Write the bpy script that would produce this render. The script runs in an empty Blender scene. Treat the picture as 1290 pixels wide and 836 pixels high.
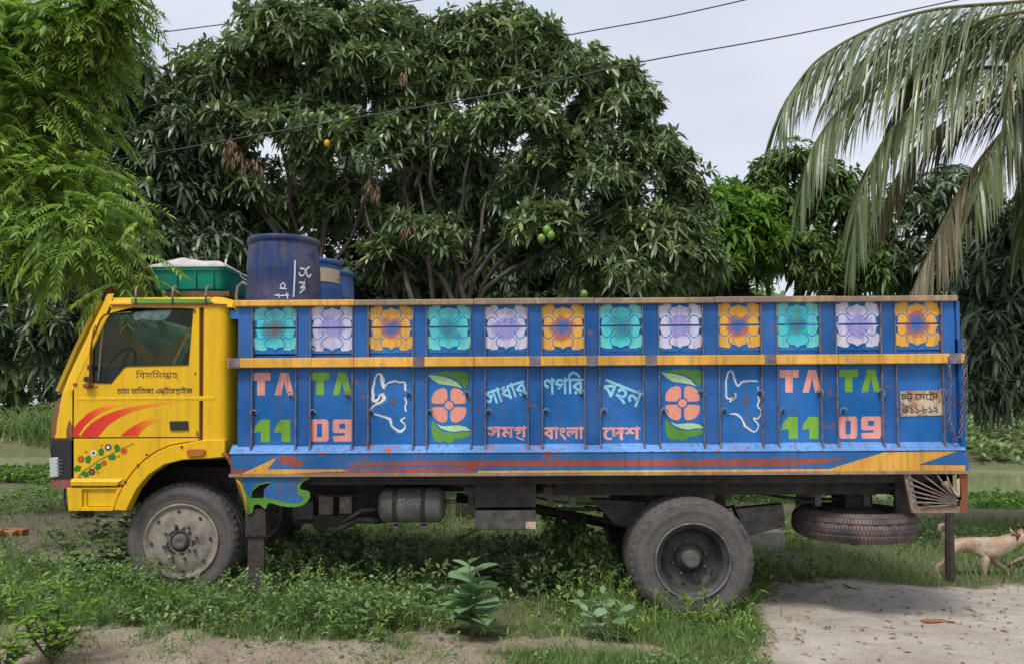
import bpy, bmesh, math, random
import numpy as np
from mathutils import Vector, Matrix, geometry as G
random.seed(7); rng = np.random.default_rng(11)
S = bpy.context.scene; COL = S.collection
# ------------------------------------------------------------------ camera
CAMP = Vector((0.0, -6.25, 1.55)); YAW, PITCH, ROLL = math.radians(0.8), math.radians(2.0), math.radians(0.33)
F = 1000.0; SHY = (94 - F*math.tan(PITCH))/1290.0
cd = bpy.data.cameras.new('camera'); cam = bpy.data.objects.new('camera', cd); COL.objects.link(cam); S.camera = cam
cd.sensor_width = 36; cd.lens = 36*F/1290; cd.shift_y = SHY; cd.clip_end = 2000; cd.clip_start = .05
CM = Matrix.Rotation(YAW, 3, 'Z') @ Matrix.Rotation(math.radians(90)+PITCH, 3, 'X') @ Matrix.Rotation(-ROLL, 3, 'Z')
cam.matrix_world = Matrix.Translation(CAMP) @ CM.to_4x4()
def P(px, py, Y):
    """the place on the depth plane Y that is seen at photo pixel px, py"""
    d = CM @ Vector(((px-645)/F, (418-py)/F + SHY*1290/F, -1))
    return CAMP + d*((Y-CAMP.y)/d.y)
def Q(px, py, Y=0.0):
    p = P(px, py, Y); return (p.x, p.z)
# ------------------------------------------------------------------ world, sun
S.view_settings.view_transform = 'Standard'; S.view_settings.look = 'None'; S.view_settings.exposure = 0.75; S.view_settings.gamma = 1
W = bpy.data.worlds.new('World'); S.world = W; W.use_nodes = True
wn, wl = W.node_tree.nodes, W.node_tree.links
sky = wn.new('ShaderNodeTexSky'); sky.sky_type = 'NISHITA'; sky.sun_disc = False
SE, SR = math.radians(58), math.radians(205)
sky.sun_elevation = SE; sky.sun_rotation = SR; sky.dust_density = 4
bg = wn['Background']; bg.inputs[1].default_value = 0.12
mx = wn.new('ShaderNodeMix'); mx.data_type = 'RGBA'; mx.inputs[0].default_value = .86
tc = wn.new('ShaderNodeTexCoord'); mp = wn.new('ShaderNodeMapping'); mp.inputs['Scale'].default_value = (1, 1, 2.6)
nz = wn.new('ShaderNodeTexNoise'); nz.inputs['Scale'].default_value = 1.6; nz.inputs['Detail'].default_value = 5
cr = wn.new('ShaderNodeValToRGB'); cr.color_ramp.elements[0].position = .3; cr.color_ramp.elements[1].position = .72
cr.color_ramp.elements[0].color = (3.0, 3.3, 4.0, 1); cr.color_ramp.elements[1].color = (4.5, 4.62, 4.95, 1)
wl.new(tc.outputs['Generated'], mp.inputs[0]); wl.new(mp.outputs[0], nz.inputs['Vector']); wl.new(nz.outputs['Fac'], cr.inputs[0])
wl.new(sky.outputs[0], mx.inputs[6]); wl.new(cr.outputs[0], mx.inputs[7]); wl.new(mx.outputs[2], bg.inputs[0])
sd = bpy.data.lights.new('sun', 'SUN'); sd.energy = 1.5; sd.angle = math.radians(14); sd.color = (1, .965, .9)
sun = bpy.data.objects.new('sun', sd); COL.objects.link(sun)
sdir = Vector((math.cos(SE)*math.sin(SR), math.cos(SE)*math.cos(SR), math.sin(SE)))
sun.rotation_euler = sdir.to_track_quat('Z', 'Y').to_euler(); sun.location = (0, 0, 30)

# ------------------------------------------------------------------ object helpers
def tag(o, label=None, cat=None, group=None, kind=None):
    for k, v in (('label', label), ('category', cat), ('group', group), ('kind', kind)):
        if v: o[k] = v
    return o
def thing(name, loc, label, cat, group=None):
    o = bpy.data.objects.new(name, None); COL.objects.link(o); o.location = loc; o.empty_display_size = .1
    return tag(o, label, cat, group)
def wpos(o):
    v = Vector((0, 0, 0))
    while o: v += o.location; o = o.parent
    return v
def link(name, me, mat=None, parent=None, smooth=False, org=None):
    """world-space mesh data -> object; parts keep their coordinates relative to the parent's base"""
    o = bpy.data.objects.new(name, me); COL.objects.link(o)
    if parent:
        o.parent = parent
    base = wpos(parent) if parent else Vector((0, 0, 0))
    off = Vector(org) if org is not None else base
    if off.length > 0: me.transform(Matrix.Translation(-off))
    o.location = off - base
    if mat:
        for m in (mat if isinstance(mat, (list, tuple)) else [mat]): me.materials.append(m)
    if smooth:
        me.polygons.foreach_set('use_smooth', [True]*len(me.polygons))
    me.update(); return o
def bevel(o, w=.004, seg=2, ang=35):
    b = o.modifiers.new('bevel', 'BEVEL'); b.width = w; b.segments = seg; b.limit_method = 'ANGLE'; b.angle_limit = math.radians(ang); return o
class MB:
    def __init__(s): s.v = []; s.f = []; s.m = []
    def add(s, v, f, m=0):
        n = len(s.v); s.v += [tuple(p) for p in v]; s.f += [tuple(i+n for i in q) for q in f]; s.m += [m]*len(f)
        return s
    def box(s, x0, x1, y0, y1, z0, z1, m=0):
        return s.add([(x, y, z) for z in (z0, z1) for y in (y0, y1) for x in (x0, x1)],
            [(0, 2, 3, 1), (4, 5, 7, 6), (0, 1, 5, 4), (2, 6, 7, 3), (0, 4, 6, 2), (1, 3, 7, 5)], m)
    def tube(s, pts, r, n=8, m=0, cap=True):
        pts = [Vector(p) for p in pts]; k = len(pts)
        rs = r if isinstance(r, (list, tuple)) else [r]*k
        ref = None; vs = []; prev = None
        for i, p in enumerate(pts):
            t = (pts[min(i+1, k-1)] - pts[max(i-1, 0)])
            t = t.normalized() if t.length > 1e-9 else Vector((0, 0, 1))
            if prev is None:
                a = t.orthogonal().normalized()
            else:
                a = (prev - t*prev.dot(t)); a = a.normalized() if a.length > 1e-6 else t.orthogonal().normalized()
            prev = a; b = t.cross(a)
            for j in range(n):
                w = 2*math.pi*j/n; vs.append(p + (a*math.cos(w) + b*math.sin(w))*rs[i])
        fs = [(i*n+j, i*n+(j+1) % n, (i+1)*n+(j+1) % n, (i+1)*n+j) for i in range(k-1) for j in range(n)]
        if cap: fs += [tuple(range(n))[::-1], tuple((k-1)*n+j for j in range(n))]
        return s.add(vs, fs, m)
    def lathe(s, prof, c, axis='Y', n=48, m=0, warp=None):
        """prof: (radius, along) pairs"""
        c = Vector(c); vs = []
        for q, (r, a) in enumerate(prof):
            for j in range(n):
                w = 2*math.pi*j/n; rr = r*(warp(q, j) if warp else 1)
                u, v = rr*math.cos(w), rr*math.sin(w)
                vs.append(c + (Vector((u, a, v)) if axis == 'Y' else Vector((u, v, a)) if axis == 'Z' else Vector((a, u, v))))
        k = len(prof)
        fs = [(i*n+j, i*n+(j+1) % n, (i+1)*n+(j+1) % n, (i+1)*n+j) for i in range(k-1) for j in range(n)]
        return s.add(vs, fs, m)
    def mesh(s, name='mesh'):
        me = bpy.data.meshes.new(name); me.from_pydata(s.v, [], s.f)
        if any(s.m): me.polygons.foreach_set('material_index', s.m)
        me.update(); return me
    def obj(s, name, mat, parent=None, smooth=False, fix=True, org=None):
        me = s.mesh(name)
        if fix:
            bm = bmesh.new(); bm.from_mesh(me); bmesh.ops.recalc_face_normals(bm, faces=bm.faces); bm.to_mesh(me); bm.free()
        return link(name, me, mat, parent, smooth, org)
def cdt(contours, signed=False):
    """fill contours of (x, z); holes by opposite winding (signed) or even-odd"""
    V = []; Fc = []; sg = []
    for c in contours:
        n = len(V); V += [Vector(p) for p in c]; Fc.append(list(range(n, n+len(c))))
        a = sum(c[i][0]*c[(i+1) % len(c)][1]-c[(i+1) % len(c)][0]*c[i][1] for i in range(len(c)))
        sg.append(1 if a > 0 else -1)
        if a < 0: Fc[-1].reverse()
    v, e, f, ov, oe, of = G.delaunay_2d_cdt(V, [], Fc, 0, 1e-6, True)
    out = []
    for q, o in zip(f, of):
        w = sum(sg[i] for i in o) if signed else len(o) % 2
        if w != 0: out.append(tuple(q))
    return [tuple(p) for p in v], out
def slab(name, contours, y0, y1, mat, parent, bev=0, holes_signed=False, org=None):
    """extruded plate: outline (and holes) in x, z; front at y0, back at y1"""
    v, f = cdt(contours, holes_signed)
    n = len(v); vs = [(x, y0, z) for x, z in v] + [(x, y1, z) for x, z in v]
    cnt = {}
    fo = []
    for q in f:
        a = sum(v[q[i]][0]*v[q[(i+1) % len(q)]][1]-v[q[(i+1) % len(q)]][0]*v[q[i]][1] for i in range(len(q)))
        q = q if a > 0 else q[::-1]; fo.append(q)
        for i in range(len(q)): cnt[(q[i], q[(i+1) % len(q)])] = 1
    fs = list(fo) + [tuple(i+n for i in q[::-1]) for q in fo]
    for (a, b) in cnt:
        if (b, a) not in cnt: fs.append((b, a, a+n, b+n))
    me = bpy.data.meshes.new(name); me.from_pydata(vs, [], fs); me.update()
    bm = bmesh.new(); bm.from_mesh(me); bmesh.ops.recalc_face_normals(bm, faces=bm.faces)
    bmesh.ops.dissolve_limit(bm, angle_limit=.01, verts=bm.verts, edges=bm.edges)
    bm.to_mesh(me); bm.free()
    o = link(name, me, mat, parent, org=org)
    if bev: bevel(o, bev)
    return o
def arc(cx, cy, rx, ry, a0, a1, n=12):
    return [(cx+rx*math.cos(math.radians(a0+(a1-a0)*i/n)), cy+ry*math.sin(math.radians(a0+(a1-a0)*i/n))) for i in range(n+1)]
def smooth_path(pts, k=6):
    """Catmull-Rom through the points"""
    pts = [Vector(p) for p in pts]; out = []
    for i in range(len(pts)-1):
        a, b, c, d = pts[max(i-1, 0)], pts[i], pts[i+1], pts[min(i+2, len(pts)-1)]
        for j in range(k):
            t = j/k
            out.append(.5*((2*b)+(c-a)*t+(2*a-5*b+4*c-d)*t*t+(3*b-a-3*c+d)*t**3))
    out.append(pts[-1]); return out
def qs(pts, Y=0.0): return [Q(x, y, Y) for x, y in pts]

# ------------------------------------------------------------------ materials
class N:
    def __init__(s, name):
        s.m = bpy.data.materials.new(name); s.m.use_nodes = True; s.n = s.m.node_tree.nodes; s.l = s.m.node_tree.links
        s.b = s.n['Principled BSDF']; s.out = s.n['Material Output']; s.tc = s.n.new('ShaderNodeTexCoord')
    def co(s, scale=(1, 1, 1), src='Object'):
        mp = s.n.new('ShaderNodeMapping'); mp.inputs['Scale'].default_value = scale; s.l.new(s.tc.outputs[src], mp.inputs[0]); return mp.outputs[0]
    def noise(s, sc, det=4, rough=.55, vec=None, dist=0):
        t = s.n.new('ShaderNodeTexNoise'); t.inputs['Scale'].default_value = sc; t.inputs['Detail'].default_value = det
        t.inputs['Roughness'].default_value = rough; t.inputs['Distortion'].default_value = dist
        s.l.new(vec if vec else s.tc.outputs['Object'], t.inputs['Vector']); return t.outputs['Fac']
    def ramp(s, fac, a, b, ca=(0, 0, 0, 1), cb=(1, 1, 1, 1)):
        r = s.n.new('ShaderNodeValToRGB'); e = r.color_ramp.elements; e[0].position = a; e[1].position = b
        e[0].color = (*ca[:3], 1); e[1].color = (*cb[:3], 1); s.l.new(fac, r.inputs[0]); return r.outputs[0]
    def mix(s, fac, a, b, mode='MIX'):
        m = s.n.new('ShaderNodeMix'); m.data_type = 'RGBA'; m.blend_type = mode
        for i, x in ((0, fac), (6, a), (7, b)):
            if isinstance(x, (int, float)): m.inputs[i].default_value = x
            elif isinstance(x, (tuple, list)): m.inputs[i].default_value = (*x[:3], 1)
            else: s.l.new(x, m.inputs[i])
        return m.outputs[2]
    def math(s, op, a, b=0.0):
        m = s.n.new('ShaderNodeMath'); m.operation = op
        for i, x in ((0, a), (1, b)):
            if isinstance(x, (int, float)): m.inputs[i].default_value = x
            else: s.l.new(x, m.inputs[i])
        return m.outputs[0]
    def set(s, k, v):
        if isinstance(v, (int, float)): s.b.inputs[k].default_value = v
        elif isinstance(v, (tuple, list)): s.b.inputs[k].default_value = (*v[:3], 1)
        else: s.l.new(v, s.b.inputs[k])
        return s
    def bump(s, h, st=.3, d=.01):
        b = s.n.new('ShaderNodeBump'); b.inputs['Strength'].default_value = st; b.inputs['Distance'].default_value = d
        s.l.new(h, b.inputs['Height']); s.l.new(b.outputs[0], s.b.inputs['Normal']); return s
def paint(name, col, rough=.42, rust=.62, grime=.5, var=.25, streak=True, rustcol=(.13, .05, .025), scale=1.0, metallic=0):
    """old brushed paint: faded patches, vertical dirt runs, chips down to rust"""
    n = N(name)
    big = n.noise(1.7*scale, 5); dark = tuple(c*.62 for c in col); lite = tuple(min(1, c*1.25+.03) for c in col)
    c = n.mix(n.ramp(big, .35, .68), n.mix(.5, col, dark), lite) if var > .2 else n.mix(n.ramp(big, .3, .7), col, tuple(c*(1-var*.7) for c in col))
    if streak:
        st = n.noise(1, 6, .6, n.co((26*scale, 26*scale, 1.6)))
        c = n.mix(n.math('MULTIPLY', n.ramp(st, .48, .74), grime), c, (.10, .075, .055))
    fine = n.noise(46*scale, 6, .7)
    c = n.mix(n.math('MULTIPLY', n.ramp(fine, .52, .75), .35), c, tuple(x*.5 for x in col))
    chips = n.math('MULTIPLY', n.ramp(n.noise(34*scale, 8, .8), .635, .655), n.ramp(n.noise(2.1*scale, 4), .44, .6))
    c = n.mix(n.math('MULTIPLY', chips, .85), c, tuple(min(.6, x*.5+.16) for x in col))
    if streak:
        dr = n.math('MULTIPLY', n.ramp(n.noise(1, 5, .6, n.co((15*scale, 15*scale, .9))), .60, .72), n.ramp(n.noise(1.1*scale, 3), .45, .62))
        c = n.mix(n.math('MULTIPLY', dr, min(.8, grime*1.3)), c, tuple(x*1.1 for x in rustcol))
    rmask = n.math('MULTIPLY', n.ramp(n.noise(9*scale, 8, .72, dist=.4), rust, rust+.035), n.ramp(n.noise(1.3*scale, 3), .42, .6))
    c = n.mix(rmask, c, n.mix(n.noise(60, 4), rustcol, tuple(x*2.2 for x in rustcol)))
    n.b.inputs['Specular IOR Level'].default_value = .3
    n.set('Base Color', c).set('Roughness', n.ramp(fine, .2, .8, (rough*.75,)*3, (min(1, rough*1.5),)*3)).set('Metallic', metallic)
    n.bump(n.mix(.8, n.mix(rmask, n.noise(20*scale, 6, .6), (0, 0, 0)), n.noise(3.2*scale, 2, .4)), .45, .012)
    return n.m
def plain(name, col, rough=.6, var=.3, sc=12, metallic=0, bump=.2, col2=None, bd=.004):
    n = N(name); f = n.noise(sc, 6, .65)
    c2 = col2 or tuple(c*(1-var) for c in col)
    n.set('Base Color', n.mix(n.ramp(f, .35, .65), col, c2)).set('Roughness', rough).set('Metallic', metallic)
    if bump: n.bump(n.noise(sc*3, 6, .6), bump, bd)
    return n.m
def leafmat(name, c0, c1, c2=None, rough=.38, trans=.35, spec=.5):
    """leaf: random shade per leaf from the attribute 'rnd', gloss and light through the blade"""
    n = N(name); a = n.n.new('ShaderNodeAttribute'); a.attribute_name = 'rnd'
    r = n.n.new('ShaderNodeValToRGB'); e = r.color_ramp.elements; e[0].color = (*c0, 1); e[1].color = (*c1, 1); e[1].position = .8
    if c2: x = r.color_ramp.elements.new(.97); x.color = (*c2, 1)
    n.l.new(a.outputs['Fac'], r.inputs[0]); col = r.outputs[0]
    n.set('Base Color', col).set('Roughness', rough); n.b.inputs['Specular IOR Level'].default_value = spec
    t = n.n.new('ShaderNodeBsdfTranslucent'); n.l.new(n.mix(1.0, col, (1.1, 1.2, .75), 'MULTIPLY'), t.inputs[0])
    ms = n.n.new('ShaderNodeMixShader'); ms.inputs[0].default_value = trans
    n.l.new(n.b.outputs[0], ms.inputs[1]); n.l.new(t.outputs[0], ms.inputs[2]); n.l.new(ms.outputs[0], n.out.inputs[0])
    return n.m
def gradmat(name, stops, axis='X', rough=.45):
    """sign-painter's colour fade across the painted shape itself"""
    n = N(name); sp = n.n.new('ShaderNodeSeparateXYZ'); n.l.new(n.tc.outputs['Generated'], sp.inputs[0])
    r = n.n.new('ShaderNodeValToRGB'); el = r.color_ramp.elements
    while len(el) < len(stops): el.new(.5)
    for e, (p, c) in zip(el, stops): e.position = p; e.color = (*c, 1)
    n.l.new(sp.outputs[axis], r.inputs[0]); n.set('Base Color', r.outputs[0]).set('Roughness', rough); return n.m
def flowermat(name, petal, mid, core, edge):
    """stencilled petals airbrushed darker towards the middle of the flower (paint colour)"""
    n = N(name); sp = n.n.new('ShaderNodeVectorMath'); sp.operation = 'LENGTH'
    n.l.new(n.co((1, 0, 1)), sp.inputs[0])
    ge = n.n.new('ShaderNodeNewGeometry').outputs['Position']; ms = n.n.new('ShaderNodeMapping'); ms.inputs['Scale'].default_value = (30, 30, 5); n.l.new(ge, ms.inputs[0])
    w = n.math('ADD', sp.outputs['Value'], n.math('MULTIPLY', n.math('SUBTRACT', n.noise(11, 4, .6, ge), .5), .16))
    r = n.n.new('ShaderNodeValToRGB'); el = r.color_ramp.elements; el.new(.5); el.new(.5)
    for e, (p, c) in zip(el, ((.03, core), (.075, mid), (.105, petal), (.2, edge))): e.position = p; e.color = (*c, 1)
    n.l.new(w, r.inputs[0])
    c = n.mix(n.math('MULTIPLY', n.ramp(n.noise(1, 6, .7, ms.outputs[0]), .46, .72), .6), r.outputs[0], (.16, .13, .12)); c = n.mix(n.ramp(n.noise(13, 8, .75, ge), .63, .67), c, (.03, .08, .2))
    n.set('Base Color', c).set('Roughness', .5); return n.m

M = {}
M['blue'] = paint('blue_body_paint', (.0008, .128, .42), rust=.635, grime=.3)
M['post_blue'] = paint('blue_post_paint', (.0008, .092, .33), rust=.6, grime=.35)
M['ledge'] = paint('pale_blue_paint', (.11, .28, .62), rust=.57, grime=.8, rustcol=(.25, .07, .04))
M['channel'] = paint('channel_blue_paint', (.004, .12, .36), rust=.57, grime=.7)
M['orange'] = paint('ochre_rail_paint', (.70, .36, .045), rust=.56, grime=.5, rustcol=(.2, .14, .12))
M['toprail'] = paint('worn_top_rail_paint', (.34, .24, .12), rust=.42, grime=.7, rustcol=(.14, .10, .085))
M['red'] = paint('brick_red_paint', (.30, .06, .045), rust=.52, grime=.9, rustcol=(.09, .06, .07))
M['yellow'] = paint('cab_yellow_paint', (.80, .475, .008), rough=.42, rust=.655, grime=.22, var=.12, scale=.8, rustcol=(.16, .04, .015))
M['rustedge'] = paint('rust_brown_metal', (.20, .055, .022), rough=.8, rust=.5, grime=.4)
M['bare'] = plain('weathered_grey_steel', (.27, .25, .23), .6, .5, 25, .3, .4, (.16, .09, .06))
M['flange'] = plain('chipped_steel_edge', (.20, .21, .26), .6, .5, 14, .1, .3, (.13, .07, .05))
M['hole'] = plain('dark_blue_hole', (.006, .04, .11), .8, .3, 30, bump=0); M['hooks'] = plain('pale_blue_hook', (.22, .32, .45), .5, .6, 20, .1, .3, (.14, .09, .07))
M['black'] = plain('black_plastic', (.02, .022, .026), .5, .4, 30)
M['dark'] = plain('grimy_chassis_steel', (.022, .02, .019), .75, .4, 9, .2, .4, (.06, .052, .045))
M['rubber'] = None
M['grey'] = plain('dusty_grey_metal', (.13, .12, .11), .6, .45, 14, .3, .3, (.05, .045, .04))
M['tank'] = plain('dusty_tank_metal', (.13, .13, .13), .5, .5, 7, .3, .3, (.28, .265, .24))
M['pink'] = paint('pink_lettering', (.80, .34, .29), rust=.72, grime=.5)
M['green'] = paint('green_lettering', (.17, .40, .03), rust=.75, grime=.35)
M['pale_blue'] = paint('sky_blue_lettering', (.28, .62, .85), rust=.8, grime=.3)
M['white'] = paint('white_sign_paint', (.72, .76, .80), rust=.78, grime=.4)
M['halo'] = plain('airbrush_blue', (.06, .22, .55), .5, .5, 30, bump=0)
M['leafg'] = paint('leaf_green_paint', (.09, .27, .03), rust=.8, grime=.2)
M['leafp'] = paint('pale_leaf_paint', (.40, .62, .32), rust=.8, grime=.2)
M['salmon'] = plain('salmon_petal_paint', (.72, .24, .17), .5, .3, 40, bump=0, col2=(.80, .36, .27))
M['redspot'] = plain('dull_red_spot', (.20, .07, .06), .6, .5, 60, bump=0, col2=(.06, .08, .2))
M['ink'] = plain('black_lettering', (.03, .025, .03), .6, .3, 60, bump=0)
M['brownink'] = plain('brown_lettering', (.12, .055, .02), .6, .3, 60, bump=0)
M['plate'] = paint('worn_cream_plate', (.55, .44, .30), rust=.52, grime=.6, rustcol=(.2, .09, .04))
M['decgreen'] = plain('decal_green', (.012, .2, .012), .5, .2, 50, bump=0)
M['decorange'] = plain('decal_orange', (.62, .14, .015), .5, .3, 50, bump=0)
M['decbrown'] = plain('decal_brown', (.35, .09, .01), .5, .3, 50, bump=0)
M['decwhite'] = plain('decal_white', (.75, .72, .72), .5, .1, 50, bump=0)
M['decpurple'] = plain('decal_purple', (.05, .035, .09), .5, .3, 50, bump=0)
M['decstem'] = plain('decal_stem', (.30, .25, .01), .5, .3, 50, bump=0)
M['cyan_f'] = flowermat('turquoise_flower', (.03, .52, .60), (.01, .32, .33), (.01, .18, .30), (.14, .62, .62))
M['lilac_f'] = flowermat('lilac_flower', (.55, .52, .74), (.28, .26, .58), (.30, .28, .62), (.58, .60, .74))
M['orange_f'] = flowermat('amber_flower', (.78, .38, .04), (.45, .12, .05), (.05, .12, .34), (.72, .40, .05))
M['cyan_r'] = flowermat('turquoise_flower_rusty', (.03, .52, .58), (.02, .26, .28), (.11, .11, .11), (.14, .60, .62))
M['flame'] = gradmat('red_to_orange_flame', [(0, (.60, .015, .012)), (.35, (.72, .04, .01)), (.7, (.80, .24, .01)), (1, (.80, .42, .01))])
M['seat'] = plain('dark_seat_cloth', (.03, .035, .03), .9, .3)
M['cloth'] = plain('patterned_curtain', (.92, .92, .94), .9, .8, 16, bump=.1, col2=(.35, .35, .42))
M['lime_metal'] = plain('green_painted_bar', (.10, .30, .06), .5, .3)
def tyremat():
    n = N('dusty_tyre_rubber'); f = n.noise(7, 7, .7); g = n.noise(60, 5, .7)
    ln = n.n.new('ShaderNodeVectorMath'); ln.operation = 'LENGTH'; n.l.new(n.co((1, 0, 1)), ln.inputs[0])
    cb_ = n.n.new('ShaderNodeCombineXYZ'); n.l.new(n.math('MULTIPLY', ln.outputs['Value'], 26), cb_.inputs[0]); n.l.new(n.math('MULTIPLY', f, 3.0), cb_.inputs[1])
    band = n.noise(1, 4, .6, cb_.outputs[0])
    c = n.mix(n.ramp(band, .36, .64), (.022, .021, .022), (.105, .094, .09)); c = n.mix(n.math('MULTIPLY', n.ramp(f, .5, .7), .6), c, (.17, .15, .135))
    c = n.mix(n.math('MULTIPLY', n.ramp(g, .52, .75), .4), c, (.2, .175, .15))
    n.set('Base Color', c).set('Roughness', .85).bump(n.noise(40, 6), .4, .006); return n.m
M['rubber'] = tyremat()
def treadmat():
    n = N('dusty_tread_rubber'); sp = n.n.new('ShaderNodeSeparateXYZ'); n.l.new(n.tc.outputs['Object'], sp.inputs[0])
    cb = n.n.new('ShaderNodeCombineXYZ'); n.l.new(n.math('MULTIPLY', n.math('ARCTAN2', sp.outputs['Y'], sp.outputs['X']), 9.0), cb.inputs[0]); n.l.new(n.math('MULTIPLY', sp.outputs['Z'], 22.0), cb.inputs[1])
    b = n.n.new('ShaderNodeTexBrick'); b.inputs['Scale'].default_value = 1; b.inputs['Mortar Size'].default_value = .09; b.inputs['Mortar Smooth'].default_value = .3; b.inputs['Brick Width'].default_value = .5; b.inputs['Row Height'].default_value = 1; n.l.new(cb.outputs[0], b.inputs['Vector'])
    f = n.noise(5, 6, .65); c = n.mix(n.ramp(f, .38, .62), (.20, .15, .13), (.06, .055, .06)); c = n.mix(n.math('MULTIPLY', b.outputs['Fac'], .6), c, (.04, .033, .03))  # grooves darkened in the colour to imitate the shade inside them
    n.set('Base Color', c).set('Roughness', .9).bump(n.math('SUBTRACT', 1.0, b.outputs['Fac']), 1.0, .008); return n.m
M['tread'] = treadmat()
def glassmat():
    n = N('window_glass'); n.b.inputs['Base Color'].default_value = (.75, .85, .8, 1)
    gl = n.n.new('ShaderNodeBsdfGlossy'); gl.inputs['Roughness'].default_value = .03; gl.inputs[0].default_value = (.9, .95, .95, 1)
    tr = n.n.new('ShaderNodeBsdfTransparent'); tr.inputs[0].default_value = (.8, .88, .84, 1)
    fr = n.n.new('ShaderNodeFresnel'); fr.inputs[0].default_value = 1.3
    ms = n.n.new('ShaderNodeMixShader'); n.l.new(n.math('ADD', fr.outputs[0], .0), ms.inputs[0]); n.l.new(tr.outputs[0], ms.inputs[1]); n.l.new(gl.outputs[0], ms.inputs[2])
    df = n.n.new('ShaderNodeBsdfDiffuse'); df.inputs[0].default_value = (.35, .36, .33, 1); m2 = n.n.new('ShaderNodeMixShader'); n.l.new(n.math('MULTIPLY', n.ramp(n.noise(5, 6, .7), .45, .75), .04), m2.inputs[0]); n.l.new(ms.outputs[0], m2.inputs[1]); n.l.new(df.outputs[0], m2.inputs[2])
    n.l.new(m2.outputs[0], n.out.inputs[0]); return n.m
M['glass'] = glassmat()
M['lamp'] = N('headlight_glass').set('Base Color', (.45, .5, .52)).set('Roughness', .12).m
M['amber'] = N('amber_lens').set('Base Color', (.42, .13, .01)).set('Roughness', .3).m
M['drum'] = paint('blue_drum_plastic', (.014, .042, .16), rough=.5, rust=.425, grime=1.0, rustcol=(.085, .075, .08), scale=.8)
M['drum2'] = paint('lighter_drum_plastic', (.03, .11, .32), rough=.5, rust=.5, grime=.6, rustcol=(.10, .08, .07))
M['teal'] = paint('teal_tray_plastic', (.0, .22, .15), rough=.35, rust=.8, grime=.25, var=.1)
M['tarp'] = plain('pale_tarpaulin', (.62, .60, .60), .8, .3, 9, bump=.5, bd=.02)
M['wood'] = plain('old_wood', (.16, .09, .05), .85, .5, 18, bump=.6)
M['postwood'] = plain('dark_grey_wood', (.07, .052, .045), .9, .5, 22, bump=.8)
M['bark'] = plain('mango_bark', (.13, .105, .085), .9, .5, 6, bump=.9, bd=.03, col2=(.055, .045, .038))
M['bark2'] = plain('brown_bark', (.085, .06, .042), .9, .5, 8, bump=.9, bd=.02)
M['stem'] = plain('plant_stem', (.10, .12, .05), .8, .4, 20)
M['concrete'] = plain('pale_concrete', (.52, .47, .40), .9, .35, 14, bump=.5)
M['wire'] = plain('dark_cable', (.05, .05, .055), .6, .2)
M['leaf_mango'] = leafmat('mango_leaf', (.085, .14, .06), (.20, .28, .12), (.33, .42, .15), rough=.38, trans=.2, spec=.9)
M['leaf_mango_b'] = leafmat('mango_leaf_light', (.06, .11, .035), (.14, .23, .06), (.25, .36, .09), rough=.38, trans=.3, spec=.55)
M['leaf_dark'] = leafmat('dark_mango_leaf', (.055, .09, .05), (.13, .19, .095), None, rough=.38, trans=.15, spec=.85)
M['leaf_bright'] = leafmat('bright_green_leaf', (.10, .20, .03), (.20, .36, .05), (.33, .48, .09), rough=.42, trans=.4)
M['leaf_feather'] = leafmat('feathery_leaf', (.12, .22, .04), (.26, .39, .07), (.46, .54, .12), rough=.5, trans=.42)
M['leaf_bank'] = leafmat('bank_leaf', (.14, .21, .08), (.27, .37, .15), (.38, .46, .20), rough=.6, trans=.35)
M['leaf_palm'] = leafmat('palm_leaflet', (.07, .11, .045), (.19, .24, .10), (.38, .34, .17), rough=.35, trans=.25, spec=.6)
M['leaf_palm_dry'] = leafmat('dry_palm_leaflet', (.10, .10, .05), (.24, .19, .10), (.36, .26, .12), rough=.5, trans=.25)
M['leaf_dry'] = leafmat('dry_brown_leaf', (.17, .11, .07), (.31, .22, .14), None, rough=.7, trans=.2)
M['straw'] = leafmat('straw_bits', (.13, .095, .06), (.36, .29, .19), (.50, .43, .32), rough=.8, trans=.1, spec=.2)
M['grass'] = leafmat('grass_blade', (.10, .17, .045), (.22, .33, .09), (.42, .40, .20), rough=.5, trans=.35)
M['herb'] = leafmat('herb_leaf', (.09, .16, .055), (.20, .31, .10), (.34, .44, .16), rough=.5, trans=.3)
M['milkweed'] = leafmat('milkweed_leaf', (.17, .28, .14), (.25, .38, .20), None, rough=.6, trans=.3, spec=.3)
M['mango_g'] = plain('green_mango', (.20, .36, .05), .4, .3, 9, bump=0)
M['mango_y'] = plain('ripe_mango', (.75, .42, .02), .4, .3, 9, bump=0)

# ------------------------------------------------------------------ terrain
def vnoise(x, y, sc, seed=0):
    x = np.asarray(x, float)*sc+seed*17.3; y = np.asarray(y, float)*sc+seed*5.7
    xi, yi = np.floor(x).astype(np.int64), np.floor(y).astype(np.int64); fx, fy = x-xi, y-yi
    fx = fx*fx*(3-2*fx); fy = fy*fy*(3-2*fy)
    def h(a, b):
        n = (a*374761393 + b*668265263 + seed*1274126177) & 0xffffffff
        n = ((n ^ (n >> 13))*1274126177) & 0xffffffff
        return ((n ^ (n >> 16)) & 0xffff)/65535.0
    return (h(xi, yi)*(1-fx)+h(xi+1, yi)*fx)*(1-fy)+(h(xi, yi+1)*(1-fx)+h(xi+1, yi+1)*fx)*fy
def fbm(x, y, sc, seed=0, o=4): return sum(vnoise(x, y, sc*2**i, seed+i)/2**(i+1) for i in range(o))/(1-.5**o)
def sstep(a, b, x): t = np.clip((x-a)/(b-a), 0, 1); return t*t*(3-2*t)
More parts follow.
